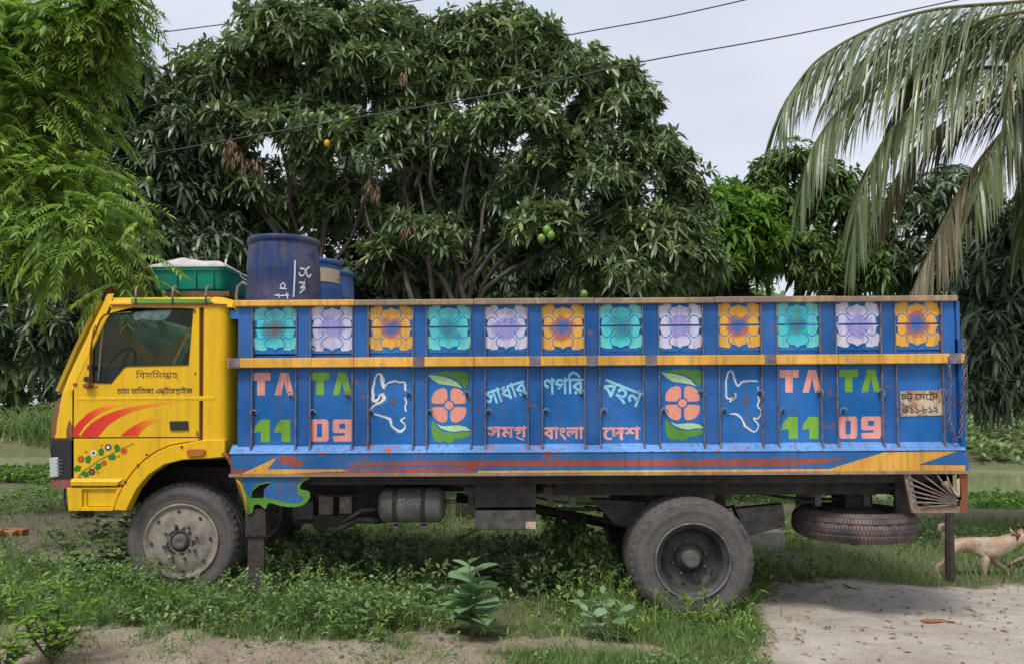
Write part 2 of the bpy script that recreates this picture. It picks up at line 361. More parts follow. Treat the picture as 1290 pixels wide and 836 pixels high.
def trackmask(x, y):
    """pale dirt track: right of the rear wheel, and the strip at the very front"""
    w = (fbm(x, y, 1.6, 3)-.5)*.9
    a = sstep(-.16, .16, (x-1.7)+w*.7-np.maximum(0, y)*.25 + .25*(-.4-y))*sstep(1.75, 1.45, y+w*.5)
    return a
def dirtmask(x, y):
    w = (fbm(x, y, 2.2, 8)-.5)
    a = sstep(-.66, -1.05, y+w*.75+(fbm(x, y, 9, 14)-.5)*.3)*sstep(.2, -.4, x)*(.82+.18*sstep(.5, .4, fbm(x, y, 5, 15)))                       # bare strip in front, left half
    b = sstep(.25, -.05, np.hypot((x+.1)/1.0, (y+.78)/.22)-.9+w*1.2)       # bare soil round the sapling
    c = sstep(.3, -.1, np.hypot((x+4.6)/1.7, (y-3.9)/2.2)-1+w*1.0)*.8         # earth left of the cab
    d = sstep(.3, -.3, np.abs(y-1.9+.15*x)/.5-1+w*1.3)*sstep(-3.2, -2.6, x)*sstep(1.4, .6, x)*.55
    e = .7*sstep(.35, -.2, np.hypot((x-2.1)/.35, (y+.15)/.35)-1+w)
    f = np.exp(-((y-7.0)/.35)**2)*sstep(2.5, 3.5, x)*1.2  # dark earth lip; the shaded pond edge is put into its soil colour
    return np.clip(np.maximum.reduce([a, b, c, d, e, f]), 0, 1)
def H(x, y):
    x = np.asarray(x, float); y = np.asarray(y, float)
    z = -.055 - .034*np.clip(x, -9, 9) + (fbm(x, y, .9, 1)-.5)*.10*sstep(14, 6, np.abs(x)) + (fbm(x, y, 7, 5, 3)-.5)*.035
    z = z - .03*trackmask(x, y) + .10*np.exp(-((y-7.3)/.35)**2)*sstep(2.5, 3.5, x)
    y0 = 9.5 + (fbm(x, y, .25, 9)-.5)*1.6; far = 24 + np.clip(-x, -20, 20)*.28 + (fbm(x, y, .2, 12)-.5)*3
    z = z - sstep(y0, y0+1.6, y)*1.3 + sstep(far-1.2, far+1.0, y)*1.25 + sstep(far+.5, far+9, y)*1.6
    return z
def gh(x, y): return float(H(np.array([x]), np.array([y]))[0])
xs = np.concatenate([np.linspace(-400, -45, 8), np.linspace(-40, -7, 34), np.arange(-6.6, 6.61, .055), np.linspace(7, 40, 34), np.linspace(45, 400, 8)])
ys = np.concatenate([[-60, -30, -14, -7, -4], np.arange(-3.2, 4, .055), np.arange(4.05, 12, .14), np.linspace(12.5, 60, 70), [80, 120, 250, 500]])
X, Y = np.meshgrid(xs, ys); Z = H(X, Y); nx, ny = len(xs), len(ys)
gv = np.stack([X, Y, Z], -1).reshape(-1, 3)
ii = (np.arange(ny-1)[:, None]*nx + np.arange(nx-1)[None]).ravel(); gf = np.stack([ii, ii+1, ii+nx+1, ii+nx], 1)
def npmesh(name, v, f, attrs=None, dom='POINT'):
    """numpy vertices and same-sized faces -> mesh"""
    me = bpy.data.meshes.new(name); k = f.shape[1]
    me.vertices.add(len(v)); me.vertices.foreach_set('co', np.ascontiguousarray(v, np.float32).ravel())
    me.loops.add(f.size); me.loops.foreach_set('vertex_index', f.astype(np.int32).ravel())
    me.polygons.add(len(f)); me.polygons.foreach_set('loop_start', np.arange(0, f.size, k, dtype=np.int32))
    try: me.polygons.foreach_set('loop_total', np.full(len(f), k, np.int32))
    except Exception: pass
    for nm, a in (attrs or {}).items():
        me.attributes.new(nm, 'FLOAT', dom).data.foreach_set('value', a.astype(np.float32))
    me.update(calc_edges=True); return me
damp_shade = sstep(1.2, 2.6, Y)  # damp, darker soil towards the pond; also carries the bank edge's shade
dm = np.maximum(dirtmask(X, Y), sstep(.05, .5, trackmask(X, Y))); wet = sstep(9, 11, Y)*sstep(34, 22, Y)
def groundmat():
    n = N('grassy_soil'); a = n.n.new('ShaderNodeAttribute'); a.attribute_name = 'dirt'
    g = n.mix(n.ramp(n.noise(3, 6), .35, .65), (.10, .13, .05), (.16, .155, .075)); g = n.mix(n.ramp(n.noise(30, 5, .7), .45, .7), g, (.10, .08, .05))
    d = n.mix(n.ramp(n.noise(2.4, 7, .65), .35, .65), (.27, .215, .15), (.40, .335, .25)); d = n.mix(n.ramp(n.noise(38, 6, .75), .48, .7), d, (.15, .11, .085))
    dp = n.n.new('ShaderNodeAttribute'); dp.attribute_name = 'damp_shade'; d = n.mix(n.math('MULTIPLY', dp.outputs['Fac'], .75), d, (.085, .066, .045))
    m = n.ramp(n.math('ADD', a.outputs['Fac'], n.math('MULTIPLY', n.math('SUBTRACT', n.noise(9, 6, .7), .5), .9)), .4, .6)
    n.set('Base Color', n.mix(m, g, d)).set('Roughness', .95).bump(n.noise(45, 8, .75), .7, .02); return n.m
go = link('ground', npmesh('ground', gv, gf, {'dirt': dm.ravel(), 'damp_shade': damp_shade.ravel()}), groundmat(), None, True); tag(go, kind='structure')
tm = trackmask(X, Y).ravel(); fm = tm[gf].min(1) > .5
fm &= (gv[gf][:, :, 0].max(1) < 12)
used, inv = np.unique(gf[fm].ravel(), return_inverse=True); tv = gv[used].copy(); tv[:, 2] += .005
def trackmat():
    n = N('pale_packed_dirt'); d = n.mix(n.ramp(n.noise(1.3, 7, .62), .32, .66), (.37, .325, .27), (.54, .49, .425))
    d = n.mix(n.math('MULTIPLY', n.ramp(n.noise(1, 7, .7, n.co((2.2, 9, 1))), .5, .72), .6), d, (.23, .18, .145))
    d = n.mix(n.math('MULTIPLY', n.ramp(n.noise(55, 6, .8), .5, .68), .6), d, (.18, .14, .11))
    n.set('Base Color', d).set('Roughness', .92).bump(n.mix(.5, n.noise(50, 8, .75), n.noise(6, 6, .6)), .8, .03); return n.m
tag(link('dirt_track', npmesh('dirt_track', tv, inv.reshape(-1, 4)), trackmat(), None, True), kind='structure')
# pond
def watermat():
    n = N('green_pond_water'); n.b.inputs['Specular IOR Level'].default_value = 1.0; n.set('Base Color', n.mix(n.noise(.3, 3), (.32, .34, .19), (.24, .27, .13))).set('Roughness', .08).bump(n.noise(1, 3, .5, n.co((1.2, 5, 1))), .12, .03); return n.m
wx = MB().add([(-120, 8, -.60), (120, 8, -.60), (120, 45, -.60), (-120, 45, -.60)], [(0, 1, 2, 3)])
tag(wx.obj('pond_water', watermat()), kind='structure')

# ------------------------------------------------------------------ foliage machinery
def unit(a): return a/np.maximum(np.linalg.norm(a, axis=-1, keepdims=True), 1e-9)
def leaves(name, c, d, L, w, mat, parent=None, droop=.5, rnd=None, kind=None, fold=.0):
    """many leaf blades: bases c, directions d, lengths L, widths w"""
    n = len(c); d = unit(d); up = np.array([0, 0, 1.0]) + rng.normal(0, .35, (n, 3))
    s = unit(np.cross(d, up)); nn = unit(np.cross(s, d))
    L = np.broadcast_to(L, n)[:, None]; w = np.broadcast_to(w, n)[:, None]; dr = np.broadcast_to(droop, n)[:, None]
    dn = np.array([0, 0, -1.0])
    def pt(t, k): return c + d*L*t + dn*L*dr*t*t + s*w*k + nn*(-abs(k))*w*fold
    v = np.stack([pt(0, 0), pt(.3, -.5), pt(.3, .5), pt(.68, -.38), pt(.68, .38), pt(1.0, 0)], 1).reshape(-1, 3)
    b = np.arange(n)[:, None]*6
    f = np.concatenate([b+np.array([[0, 2, 1]]), b+np.array([[1, 2, 4]]), b+np.array([[1, 4, 3]]), b+np.array([[3, 4, 5]])], 0)
    r = rng.random(n) if rnd is None else rnd
    me = npmesh(name, v, f, {'rnd': np.repeat(r, 6)})
    o = link(name, me, mat, parent)
    if kind: o['kind'] = kind
    return o
def whorls(cen, ax, per, spread=(.85, 1.6)):
    """rosettes of leaves round twig tips"""
    n = len(cen); ax = unit(ax); u = unit(np.cross(ax, rng.normal(0, 1, (n, 3)))); v = np.cross(ax, u)
    ph = (np.arange(per)[None]/per*2*math.pi*2.4 + rng.random((n, 1))*6.28 + rng.normal(0, .25, (n, per)))
    th = rng.uniform(spread[0], spread[1], (n, per))
    d = ax[:, None]*np.cos(th)[..., None] + (u[:, None]*np.cos(ph)[..., None] + v[:, None]*np.sin(ph)[..., None])*np.sin(th)[..., None]
    c = cen[:, None] + ax[:, None]*rng.uniform(-.06, .02, (n, per, 1))
    return c.reshape(-1, 3), d.reshape(-1, 3)
def clumps(blobs, nc, per, cr=.34, shell=.62, low=-.35):
    """twig tips gathered in boughs spread over the shell of ellipsoid blobs; blob = (centre, radii, weight)"""
    ws = np.array([b[2] if len(b) > 2 else b[1][0]*b[1][2] for b in blobs], float); ws /= ws.sum()
    C, A, K = [], [], []
    for b, w in zip(blobs, ws):
        k = max(1, int(nc*w)); q = unit(rng.normal(0, 1, (k*3, 3))); q = q[(q[:, 2] > low) & (q[:, 1] < .75)][:k]
        r = rng.uniform(shell, 1, (len(q), 1)); c = np.array(b[0]) + q*np.array(b[1])*r
        t = unit(rng.normal(0, 1, (len(c), per, 3)))*(rng.random((len(c), per, 1))**.5)*cr*rng.uniform(.6, 1.4, (len(c), 1, 1))
        t[..., 2] *= .6
        p = c[:, None]+t; a = q[:, None]*.7 + t*.9/cr + np.array([0, -.1, .45])
        C.append(p.reshape(-1, 3)); A.append(a.reshape(-1, 3)); K.append(np.repeat(rng.random(len(c)), per))
    return np.concatenate(C), np.concatenate(A), np.concatenate(K)
def crown(parent, blobs, nc, per, lp, L, w, mat, cr=.34, droop=.55, shell=.62, name='crown', low=-.35, spread=(.8, 1.6), rb=0.):
    C, A, K = clumps(blobs, nc, per, cr, shell, low)
    c, d = whorls(C, A, lp, spread); n = len(c)
    r = np.clip(np.repeat(K, lp)*.6 + rng.random(n)*.45 + rb, 0, 1)
    return leaves(name, c, d, rng.uniform(.42, 1.22, n)*L, rng.uniform(.8, 1.2, n)*w, mat, parent, droop*rng.uniform(.5, 1.5, n), r)
def B(px, py, Y, rx, rz, ry=None, w=None):
    """blob from photo position and pixel radii"""
    p = P(px, py, Y); k = (Y+6.25)/F
    t = (tuple(p), (rx*k, (ry if ry else rx*k*.8), rz*k))
    return t + ((w,) if w else ())
def limb(parent, pts, r0, r1, mat, name='limb', wob=.018, n=7):
    pp = smooth_path(pts, 5); k = len(pp)
    pp = [p+Vector((random.gauss(0, wob), random.gauss(0, wob), 0))*min(1, i/3) for i, p in enumerate(pp)]
    return MB().tube(pp, [r0+(r1-r0)*i/(k-1) for i in range(k)], n).obj(name, mat, parent, True)
# ================================================================== THE TRUCK
truck = thing('cargo_truck', (0, 1.1, -.1), 'yellow cab truck with a painted blue cargo bed parked on the grass', 'truck')
def T(mb, name, mat, smooth=False, parent=truck, **k): return mb.obj(name, mat, parent, smooth, **k)
PL = [316, 390, 463, 537, 611, 683, 756, 831, 907, 981, 1056, 1131]
PR = [372, 443, 520, 593, 665, 737, 811, 887, 961, 1036, 1113, 1190]
def xb(px): return (Q(px, 385)[0]+Q(px, 575)[0])/2
def zb(l, r): return (Q(297, l)[1]+Q(1210, r)[1])/2
XL, XR = [xb(p) for p in PL], [xb(p) for p in PR]
X0, X1 = xb(297), xb(1208)
zt1, zt0 = zb(378.7, 371.3), zb(385.6, 379.5); zm1, zm0 = zb(451.5, 444.6), zb(462.6, 457.6)
zl1, zl0 = zb(559.5, 556), zb(571, 566); zc0 = zb(598, 593.5); zg = zb(413.2, 406.5); zu = zb(446.5, 439.5)
YB = .05                                                     # face of the sheet panels
def flower_shapes(s):
    half = [(-.07, .20), (-.22, .37), (-.40, .50), (-.46, .66), (-.38, .82), (-.20, .86), (-.10, .90)]
    pet = [tuple(p) for p in smooth_path([(*p, 0) for p in half + [(0, 1.0)]], 3)]
    pet = [(p[0], p[1]) for p in pet]; pet = pet + [(-x, y) for x, y in pet[::-1][1:]]
    half = [(0, .60), (-.12, .70), (-.34, .86), (-.40, 1.04), (-.30, 1.2), (-.14, 1.2)]
    co = [(p[0], p[1]) for p in smooth_path([(*p, 0) for p in half + [(0, 1.30)]], 3)]
    co = co + [(-x, y) for x, y in co[::-1][1:-1]]
    out = []
    for k in range(4):
        a = math.pi/2*k
        out.append([((x*math.cos(a)-y*math.sin(a))*s, (x*math.sin(a)+y*math.cos(a))*s) for x, y in pet])
        a += math.pi/4
        out.append([(max(-1.02, min(1.02, x*math.cos(a)-y*math.sin(a)))*s, max(-.98, min(1.02, x*math.sin(a)+y*math.cos(a)))*s) for x, y in co])
    out.append([(.62*s*math.cos(t/20*2*math.pi), .62*s*math.sin(t/20*2*math.pi)) for t in range(20)])
    return [c if sum(c[i][0]*c[(i+1) % len(c)][1]-c[(i+1) % len(c)][0]*c[i][1] for i in range(len(c))) > 0 else c[::-1] for c in out]
def decal(name, contours, y, mat, parent, org=None, clip=None, signed=False):
    """paint laid on a panel: a skin a fraction of a millimetre thick"""
    v, f = cdt(contours, signed); vs = [(x, y, z) for x, z in v]; fo = []
    for q in f:
        a = sum(v[q[i]][0]*v[q[(i+1) % len(q)]][1]-v[q[(i+1) % len(q)]][0]*v[q[i]][1] for i in range(len(q)))
        fo.append(q if a > 0 else q[::-1])
    me = bpy.data.meshes.new(name); me.from_pydata(vs, [], fo); me.update()
    if clip:
        bm = bmesh.new(); bm.from_mesh(me)
        for z in clip: bmesh.ops.bisect_plane(bm, geom=bm.verts[:]+bm.edges[:]+bm.faces[:], plane_co=(0, 0, z), plane_no=(0, 0, 1))
        bmesh.ops.delete(bm, geom=[q for q in bm.faces if clip[0] < q.calc_center_median().z < clip[1]], context='FACES')
        bm.to_mesh(me); bm.free()
    return link(name, me, mat, parent, org=org)
# ---- lettering from the built-in face: glyph outlines as contours
def glyphs(s, bold=0.0):
    if not s.strip(): return []
    c = bpy.data.curves.new('t', 'FONT'); c.body = s; c.size = 1; c.fill_mode = 'NONE'; c.resolution_u = 3
    o = bpy.data.objects.new('t', c); COL.objects.link(o); bpy.context.view_layer.update()
    me = o.evaluated_get(bpy.context.evaluated_depsgraph_get()).to_mesh()
    nb = {}
    for e in me.edges: nb.setdefault(e.vertices[0], []).append(e.vertices[1])
    V = [(v.co.x, v.co.y) for v in me.vertices]; seen = set(); out = []
    ed = {i: list(n) for i, n in nb.items()}; adj = {}
    for e in me.edges:
        a, b = e.vertices; adj.setdefault(a, []).append(b); adj.setdefault(b, []).append(a)
    for s0 in sorted(adj):
        if s0 in seen: continue
        loop = [s0]; seen.add(s0); cur = s0
        nxt = s0+1 if s0+1 in adj[s0] else adj[s0][0]
        while nxt not in seen:
            loop.append(nxt); seen.add(nxt); cur = nxt
            c2 = [k for k in adj[cur] if k not in seen]
            if not c2: break
            nxt = c2[0]
        if len(loop) > 2: out.append([V[i] for i in loop])
    o.evaluated_get(bpy.context.evaluated_depsgraph_get()).to_mesh_clear()
    bpy.data.objects.remove(o); bpy.data.curves.remove(c)
    ar = lambda q: sum(q[i][0]*q[(i+1) % len(q)][1]-q[(i+1) % len(q)][0]*q[i][1] for i in range(len(q)))
    sg = 1 if sum(ar(q) for q in out) > 0 else -1; fat = []
    for q in out:
        if abs(ar(q)) < 1e-6: continue
        n = len(q); r = []
        for i in range(n):
            t = Vector((q[(i+1) % n][0]-q[i-1][0], q[(i+1) % n][1]-q[i-1][1])); t = t.normalized() if t.length > 1e-9 else Vector((1, 0))
            r.append((q[i][0]+t.y*bold*sg, q[i][1]-t.x*bold*sg))
        if ar(q)*ar(r) > 0: fat.append(r)
    return fat
def compose(items, bold=0.0):
    """items: string, or (string, scale, dx, dy, keep) for pieces of a joined letter, or '~' = the slanting tick of a joined r"""
    x = 0; out = []
    for it in items:
        if it == '~':
            out.append([(x-.56, .02), (x-.50, .10), (x-.34, -.03), (x-.12, -.12), (x-.15, -.2), (x-.38, -.11)][::-1]); continue
        s, k, dx, dy, keep = it if isinstance(it, tuple) else (it, 1, 0, 0, False)
        g = glyphs(s, bold)
        if not g: x += .25; continue
        w = max(p[0] for c in g for p in c)
        out += [[(x+dx+p[0]*k, p[1]*k+dy) for p in c] for c in g]
        if not keep: x += w*k - .012
    return out
def lettering(name, items, cx, cy, w, h, rot, y, mat, parent, bold=0.0):
    g = compose(items if isinstance(items, list) else [items], bold)
    x0 = min(p[0] for c in g for p in c); x1 = max(p[0] for c in g for p in c); y0 = min(p[1] for c in g for p in c); y1 = max(p[1] for c in g for p in c)
    a = math.radians(rot); out = []
    sg = max(g, key=lambda c: abs(sum(c[i][0]*c[(i+1) % len(c)][1]-c[(i+1) % len(c)][0]*c[i][1] for i in range(len(c)))))
    for c in g:
        q = []
        for px, py in c:
            u = ((px-x0)/(x1-x0)-.5)*w; v = ((py-y0)/(y1-y0)-.5)*h
            q.append(Q(cx+u*math.cos(a)-v*math.sin(a), cy-(u*math.sin(a)+v*math.cos(a)), y))
        out.append(q)
    return decal(name, out, y, mat, parent, signed=True)
def block(name, shapes, x, y, w, h, yy, mat, parent):
    """stencil letters: shapes in a 1 x 1 box, x right, y down"""
    return decal(name, [qs([(x+u*w, y+v*h) for u, v in s], yy) for s in shapes], yy, mat, parent)
GT = [[(0, 0), (1, 0), (1, .34), (.7, .34), (.7, 1), (.3, 1), (.3, .34), (0, .34)]]
GA = [[(.3, 0), (.72, 0), (1, 1), (.66, 1), (.5, .34), (.34, 1), (0, 1)]]
G1 = [[(.42, 0), (1, 0), (1, 1), (.45, 1), (.45, .55), (0, .6), (.1, .3)]]
G0 = [[(.1, 0), (.9, 0), (1, .1), (1, .9), (.9, 1), (.1, 1), (0, .9), (0, .1)], [(.36, .2), (.64, .2), (.64, .8), (.36, .8)]]
G9 = [[(.08, 0), (.92, 0), (1, .08), (1, .9), (.9, 1), (.05, 1), (0, .75), (.62, .72), (.62, .62), (.08, .62), (0, .52), (0, .1)], [(.34, .2), (.64, .2), (.64, .42), (.34, .42)]]
# ---- posts, flanges, panels
def ribbon(pts, wid):
    pts = [Vector((p[0], p[1])) for p in pts]; a, b = [], []; k = len(pts)
    for i, p in enumerate(pts):
        t = pts[min(i+1, k-1)]-pts[max(i-1, 0)]; t = t.normalized() if t.length else Vector((1, 0)); n = Vector((-t.y, t.x))
        w = wid[i] if isinstance(wid, list) else wid
        a.append(tuple(p+n*w)); b.append(tuple(p-n*w))
    return a + b[::-1]
posts = [(X0, XL[0])] + [(XR[k], XL[k+1]) for k in range(11)] + [(XR[11], X1)]
for a, b in posts:
    T(MB().box(a+.004, b-.004, .035, .11, zl1-.01, zt0+.004), 'post', M['post_blue'])
for k, x in enumerate([v for p in zip(XL, XR) for v in p]):
    top = T(MB().box(x-.0035, x+.0035, .016, .06, zl1+.0, zm0-.001).box(x-.0035, x+.0035, .02, .06, zm1+.001, zt0).box(x-.007, x+.007, -.006, .05, zl0+.025, zl1-.002), 'flange', M['flange'])
FL = ['cyan', 'lilac', 'orange']*4
FLAB = {'cyan': 'turquoise flower painted on blue board', 'lilac': 'lilac flower painted on blue board', 'orange': 'amber flower painted on blue board'}
for k in range(12):
    a, b = XL[k]+.006, XR[k]-.006; xc = (a+b)/2
    hb = T(MB().box(a, b, YB, YB+.022, zg+.006+random.uniform(0, .004), zt0+.01), 'upper_board', M['blue']); bevel(hb, .003)
    lb = T(MB().box(a, b, YB+.002, YB+.024, zu+.004, zg-.005), 'lower_board', M['blue']); bevel(lb, .003)
    T(MB().box(a, b, YB+.010, YB+.03, zm1-.01, zu-.008), 'sill_strip', M['post_blue'])
    s = .178*random.uniform(.975, 1.02); zc = (zt0+zu)/2+.012+random.uniform(-.004, .004)
    m = M['cyan_r'] if k == 0 else M[FL[k]+'_f']
    fl = decal('painted_flower', [[(x+xc+random.gauss(0, .0012), z+zc+random.gauss(0, .0012)) for x, z in c] for c in flower_shapes(s)], YB-.0015, m, lb, org=(xc, YB, zc), clip=(zg-.007, zg+.008), signed=True)
    fl['label'] = FLAB[FL[k]]
    ol = MB()
    for q in range(4):
        a_ = math.pi/2*q; ca, sa = math.cos(a_), math.sin(a_)
        path = smooth_path([(x_+random.gauss(0, .012), y_+random.gauss(0, .012), 0) for x_, y_, z_ in [(-.20, .36, 0), (-.33, .43, 0), (-.45, .55, 0), (-.47, .68, 0), (-.40, .80, 0), (-.27, .85, 0), (-.13, .89, 0), (0, 1.0, 0)]], 2)
        path = [(p.x, p.y) for p in path]; path += [(-u, v) for u, v in path[::-1][1:]]; nn = len(path)
        for half in (path[:nn//2+1], path[nn//2:]):
            r_ = ribbon([((u*ca-v*sa)*s, (u*sa+v*ca)*s) for u, v in half], [(.017 if abs(u) > .15 else .035)*s*random.uniform(.8, 1.3) for u, v in half]); hn = len(half)
            ol.add([(xc+u, YB-.0022, zc+v) for u, v in r_], [(i, i+1, 2*hn-2-i, 2*hn-1-i) for i in range(hn-1)])
    me_ = ol.mesh('outline'); bm = bmesh.new(); bm.from_mesh(me_)
    for z_ in (zg-.007, zg+.008): bmesh.ops.bisect_plane(bm, geom=bm.verts[:]+bm.edges[:]+bm.faces[:], plane_co=(0, 0, z_), plane_no=(0, 0, 1))
    bmesh.ops.delete(bm, geom=[f_ for f_ in bm.faces if zg-.007 < f_.calc_center_median().z < zg+.008 or abs(f_.calc_center_median().x-xc) > s*1.02 or f_.calc_center_median().z-zc > s*1.02], context='FACES'); bm.to_mesh(me_); bm.free()
    link('petal_outline', me_, M['blue'], lb)
    # lower sheet panel
    pn = T(MB().box(a-.003, b+.003, YB, YB+.016, zl1-.02, zm0+.02), 'sheet_panel', M['blue'])
    y = YB-.002
    for hx, hy in ((PL[k]+5, 521), (PR[k]-5, 498)):
        hy -= (PL[k]-316)*.004
        p = P(hx, hy, YB); h = T(MB().lathe([(.015, -.004), (.015, -.001), (.002, -.001)], p, n=14), 'hook_hole', M['hole'], parent=pn)
        arcp = [(p.x+.026*math.cos(t), .018, p.z+.006+.026*math.sin(t)) for t in np.linspace(math.pi*1.05, -.3, 9)]
        arcp = ([(p.x-.026, .02, p.z-.035)] if hx < PL[k]+10 else []) + arcp + ([(p.x+.026, .02, p.z-.035)] if hx > PL[k]+10 else [])
        T(MB().tube(arcp, .0050, 5), 'hook', M['hooks'], True, parent=pn)
    L0 = PL[k]; dy = -(L0-316)*.0055
    if k in (0, 9):
        block('lettering', GT, L0+1, 469+dy, 24, 28.5, y, M['pink'], pn); block('lettering', GA, L0+30, 469+dy, 24, 28.5, y, M['pink'], pn)
        block('lettering', G1, L0+3, 528+dy, 21, 28, y, M['green'], pn); block('lettering', G1, L0+29, 528+dy, 21, 28, y, M['green'], pn)
    if k in (1, 10):
        block('lettering', GT, L0+1, 469+dy, 24, 28.5, y, M['green'], pn); block('lettering', GA, L0+29, 469+dy, 24, 28.5, y, M['green'], pn)
        block('lettering', G0, L0+1, 528+dy, 23, 28, y, M['pink'], pn); block('lettering', G9, L0+29, 528+dy, 25, 28, y, M['pink'], pn)
    if k in (2, 8):
        if k == 2:
            zz = lambda u, v: (450+u/6.967, 455+v/6.967)
            L1 = [[(95, 440), (150, 385), (215, 350), (235, 310), (215, 285), (190, 330), (150, 345), (137, 310), (145, 220), (165, 130), (198, 108), (222, 150), (238, 232), (262, 192), (330, 175), (372, 185), (415, 185), (425, 250)],
                  [(415, 318), (430, 360), (420, 400), (435, 440)], [(150, 455), (220, 475), (290, 500), (300, 560), (340, 590), (380, 615), (420, 570), (405, 540), (385, 512), (425, 490)]]
            w = [[1, 1.5, 3, 4, 2, 2, 4, 3.2, 1.8, 1, 2, 4.5, 2.5, 1, 1.8, 1, 1.5, 1.6], 1.3, [1, 1.2, 2.6, 1.6, 2, 2.8, 1, 1, 2, .8]]; red = (315, 350)
        else:
            zz = lambda u, v: (820+u/6.967, 455+v/6.967)
            L1 = [[(690, 350), (740, 310), (738, 275), (725, 310), (690, 325), (665, 300), (660, 180), (675, 115), (695, 85), (720, 100), (735, 170), (765, 215), (790, 180), (850, 168), (900, 165), (940, 172)], [(940, 215), (945, 240)],
                  [(935, 305), (948, 350), (935, 390), (965, 430), (960, 475), (935, 500), (895, 492), (940, 560), (935, 590)], [(935, 590), (905, 615), (830, 560), (810, 520), (770, 470), (690, 450)]]
            w = [[1.5, 2.6, 1.2, 2.2, 1.6, 1.4, 1.4, 1.3, 1.2, 1.2, 1.6, 1.8, 1.3, 1.5, 1.1, .8], .8, [1.6, 1.4, 1.1, 1.2, 1.1, 1, 1.6, 1, .7], [.8, 1, 2.4, 1, 1.8, .8]]; red = (835, 342)
        for j, (l, ww) in enumerate(zip(L1, w)):
            n = len(l); ww = ww if isinstance(ww, list) else [ww]*n; k3 = 3; l = [(q[0]+random.uniform(-5, 5), q[1]+random.uniform(-5, 5)) for q in l]
            pp = [(p.x+random.uniform(-.45, .45), p.y+random.uniform(-.45, .45)) for p in smooth_path([(*zz(*q), 0) for q in l], k3)]
            wi = [ww[min(i//k3, n-1)]*(1-(i % k3)/k3)+ww[min(i//k3+1, n-1)]*((i % k3)/k3) for i in range(len(pp))]
            for nm, mt, f, add, dd in (('map_halo', 'halo', 1.0, 1.3, .0), ('map_outline', 'white', .62, 0, -.0012)):
                r_ = ribbon(pp, [f*q+add for q in wi]); nn = len(pp)
                vs = [(*Q(u, v, y), ) for u, v in r_]; vs = [(a_, y+dd-.0002*j, b_) for a_, b_ in vs]
                T(MB().add(vs, [(i, i+1, 2*nn-2-i, 2*nn-1-i) for i in range(nn-1)]), nm, M[mt], parent=pn)
        u, v = zz(*red); decal('red_spot', [qs(arc(u, v, 3.8, 4, 0, 345, 14), y)], y, M['redspot'], pn)
    if k in (3, 7):
        z4 = (lambda u, v: (450+u/6.967, 455+v/6.967)) if k == 3 else (lambda u, v: (820+(u-527)/6.967, 455+(v-20)/6.967))
        for sx in (-1, 1):
            for sz in (-1, 1):
                pet = [(14, 14), (14, 60), (14, 110), (25, 142), (60, 150), (110, 130), (140, 95), (152, 50), (140, 18), (60, 14)]
                pet = [(p.x, p.y) for p in smooth_path([(*q, 0) for q in pet + [pet[0]]], 3)[:-1]]
                pet = [(u, v) for u, v in pet if u*u+v*v > 50**2] + [(48, 14), (36, 36), (14, 48)]
                pet = sorted(pet, key=lambda q: math.atan2(q[1]-75, q[0]-75))
                decal('petal', [qs([z4(805+sx*u, 383+sz*v) for u, v in pet], y)], y, M['salmon'], pn)
        decal('flower_centre', [qs([z4(*q) for q in arc(805, 383, 37, 37, 0, 345, 20)], y)], y, M['salmon'], pn)
        for nm, pts, mt in (('painted_leaf', [(620, 105), (700, 95), (760, 84), (830, 85), (880, 90), (940, 90), (975, 110), (982, 150), (970, 200), (945, 237), (925, 205), (880, 165), (820, 135), (740, 118)], 'leafg'),
                            ('painted_leaf', [(614, 113), (700, 122), (760, 132), (820, 150), (880, 182), (925, 235), (870, 218), (800, 205), (720, 195), (670, 165)], 'leafp'),
                            ('painted_leaf', [(660, 520), (650, 560), (655, 620), (670, 680), (700, 705), (740, 712), (745, 690), (790, 715), (850, 705), (850, 683), (930, 672), (1002, 645), (1000, 622), (930, 612), (850, 628), (760, 613), (700, 575), (675, 535)], 'leafg'),
                            ('painted_leaf', [(676, 522), (700, 545), (745, 566), (810, 562), (880, 557), (950, 570), (1000, 605), (920, 603), (860, 616), (800, 608), (735, 583)], 'leafp')):
            o = decal(nm, [qs([z4(*q) for q in pts], y)], y, M[mt], pn)
    if k == 4:
        lettering('lettering', ['সাধার'], 637, 494, 54, 20, 18, y, M['pale_blue'], pn, .022); lettering('lettering', ['সমগ', '~'], 639, 545, 50, 19, 0, y, M['pink'], pn, .026)
    if k == 5:
        lettering('lettering', ['ণপ', 'ির'], 710, 482, 50, 29, 1, y, M['pale_blue'], pn, .022); lettering('lettering', ['বাংলা'], 710, 545, 51, 17.5, 0, y, M['pink'], pn, .026)
    if k == 6:
        lettering('lettering', ['বহন'], 783.5, 496, 52, 22, -22, y, M['pale_blue'], pn, .022); lettering('lettering', ['েদশ'], 783, 545, 48, 17.5, 0, y, M['pink'], pn, .026)
    if k == 11:
        np_ = slab('number_plate', [qs([(1134, 492), (1190, 490.5), (1190, 522.5), (1134, 524)], y)], YB-.006, YB-.001, M['plate'], pn)
        lettering('lettering', ['চ', 'ট', ('ট', .6, -.42, -.3, True), ' ', 'েম', 'েট', '~', 'া'], 1158, 499, 47, 14, .5, YB-.0072, M['ink'], np_, .012)
        lettering('lettering', ['উ', '১', '১', '-', '৮', '১', '২'], 1159, 514, 46, 12, .5, YB-.0072, M['ink'], np_, .012)
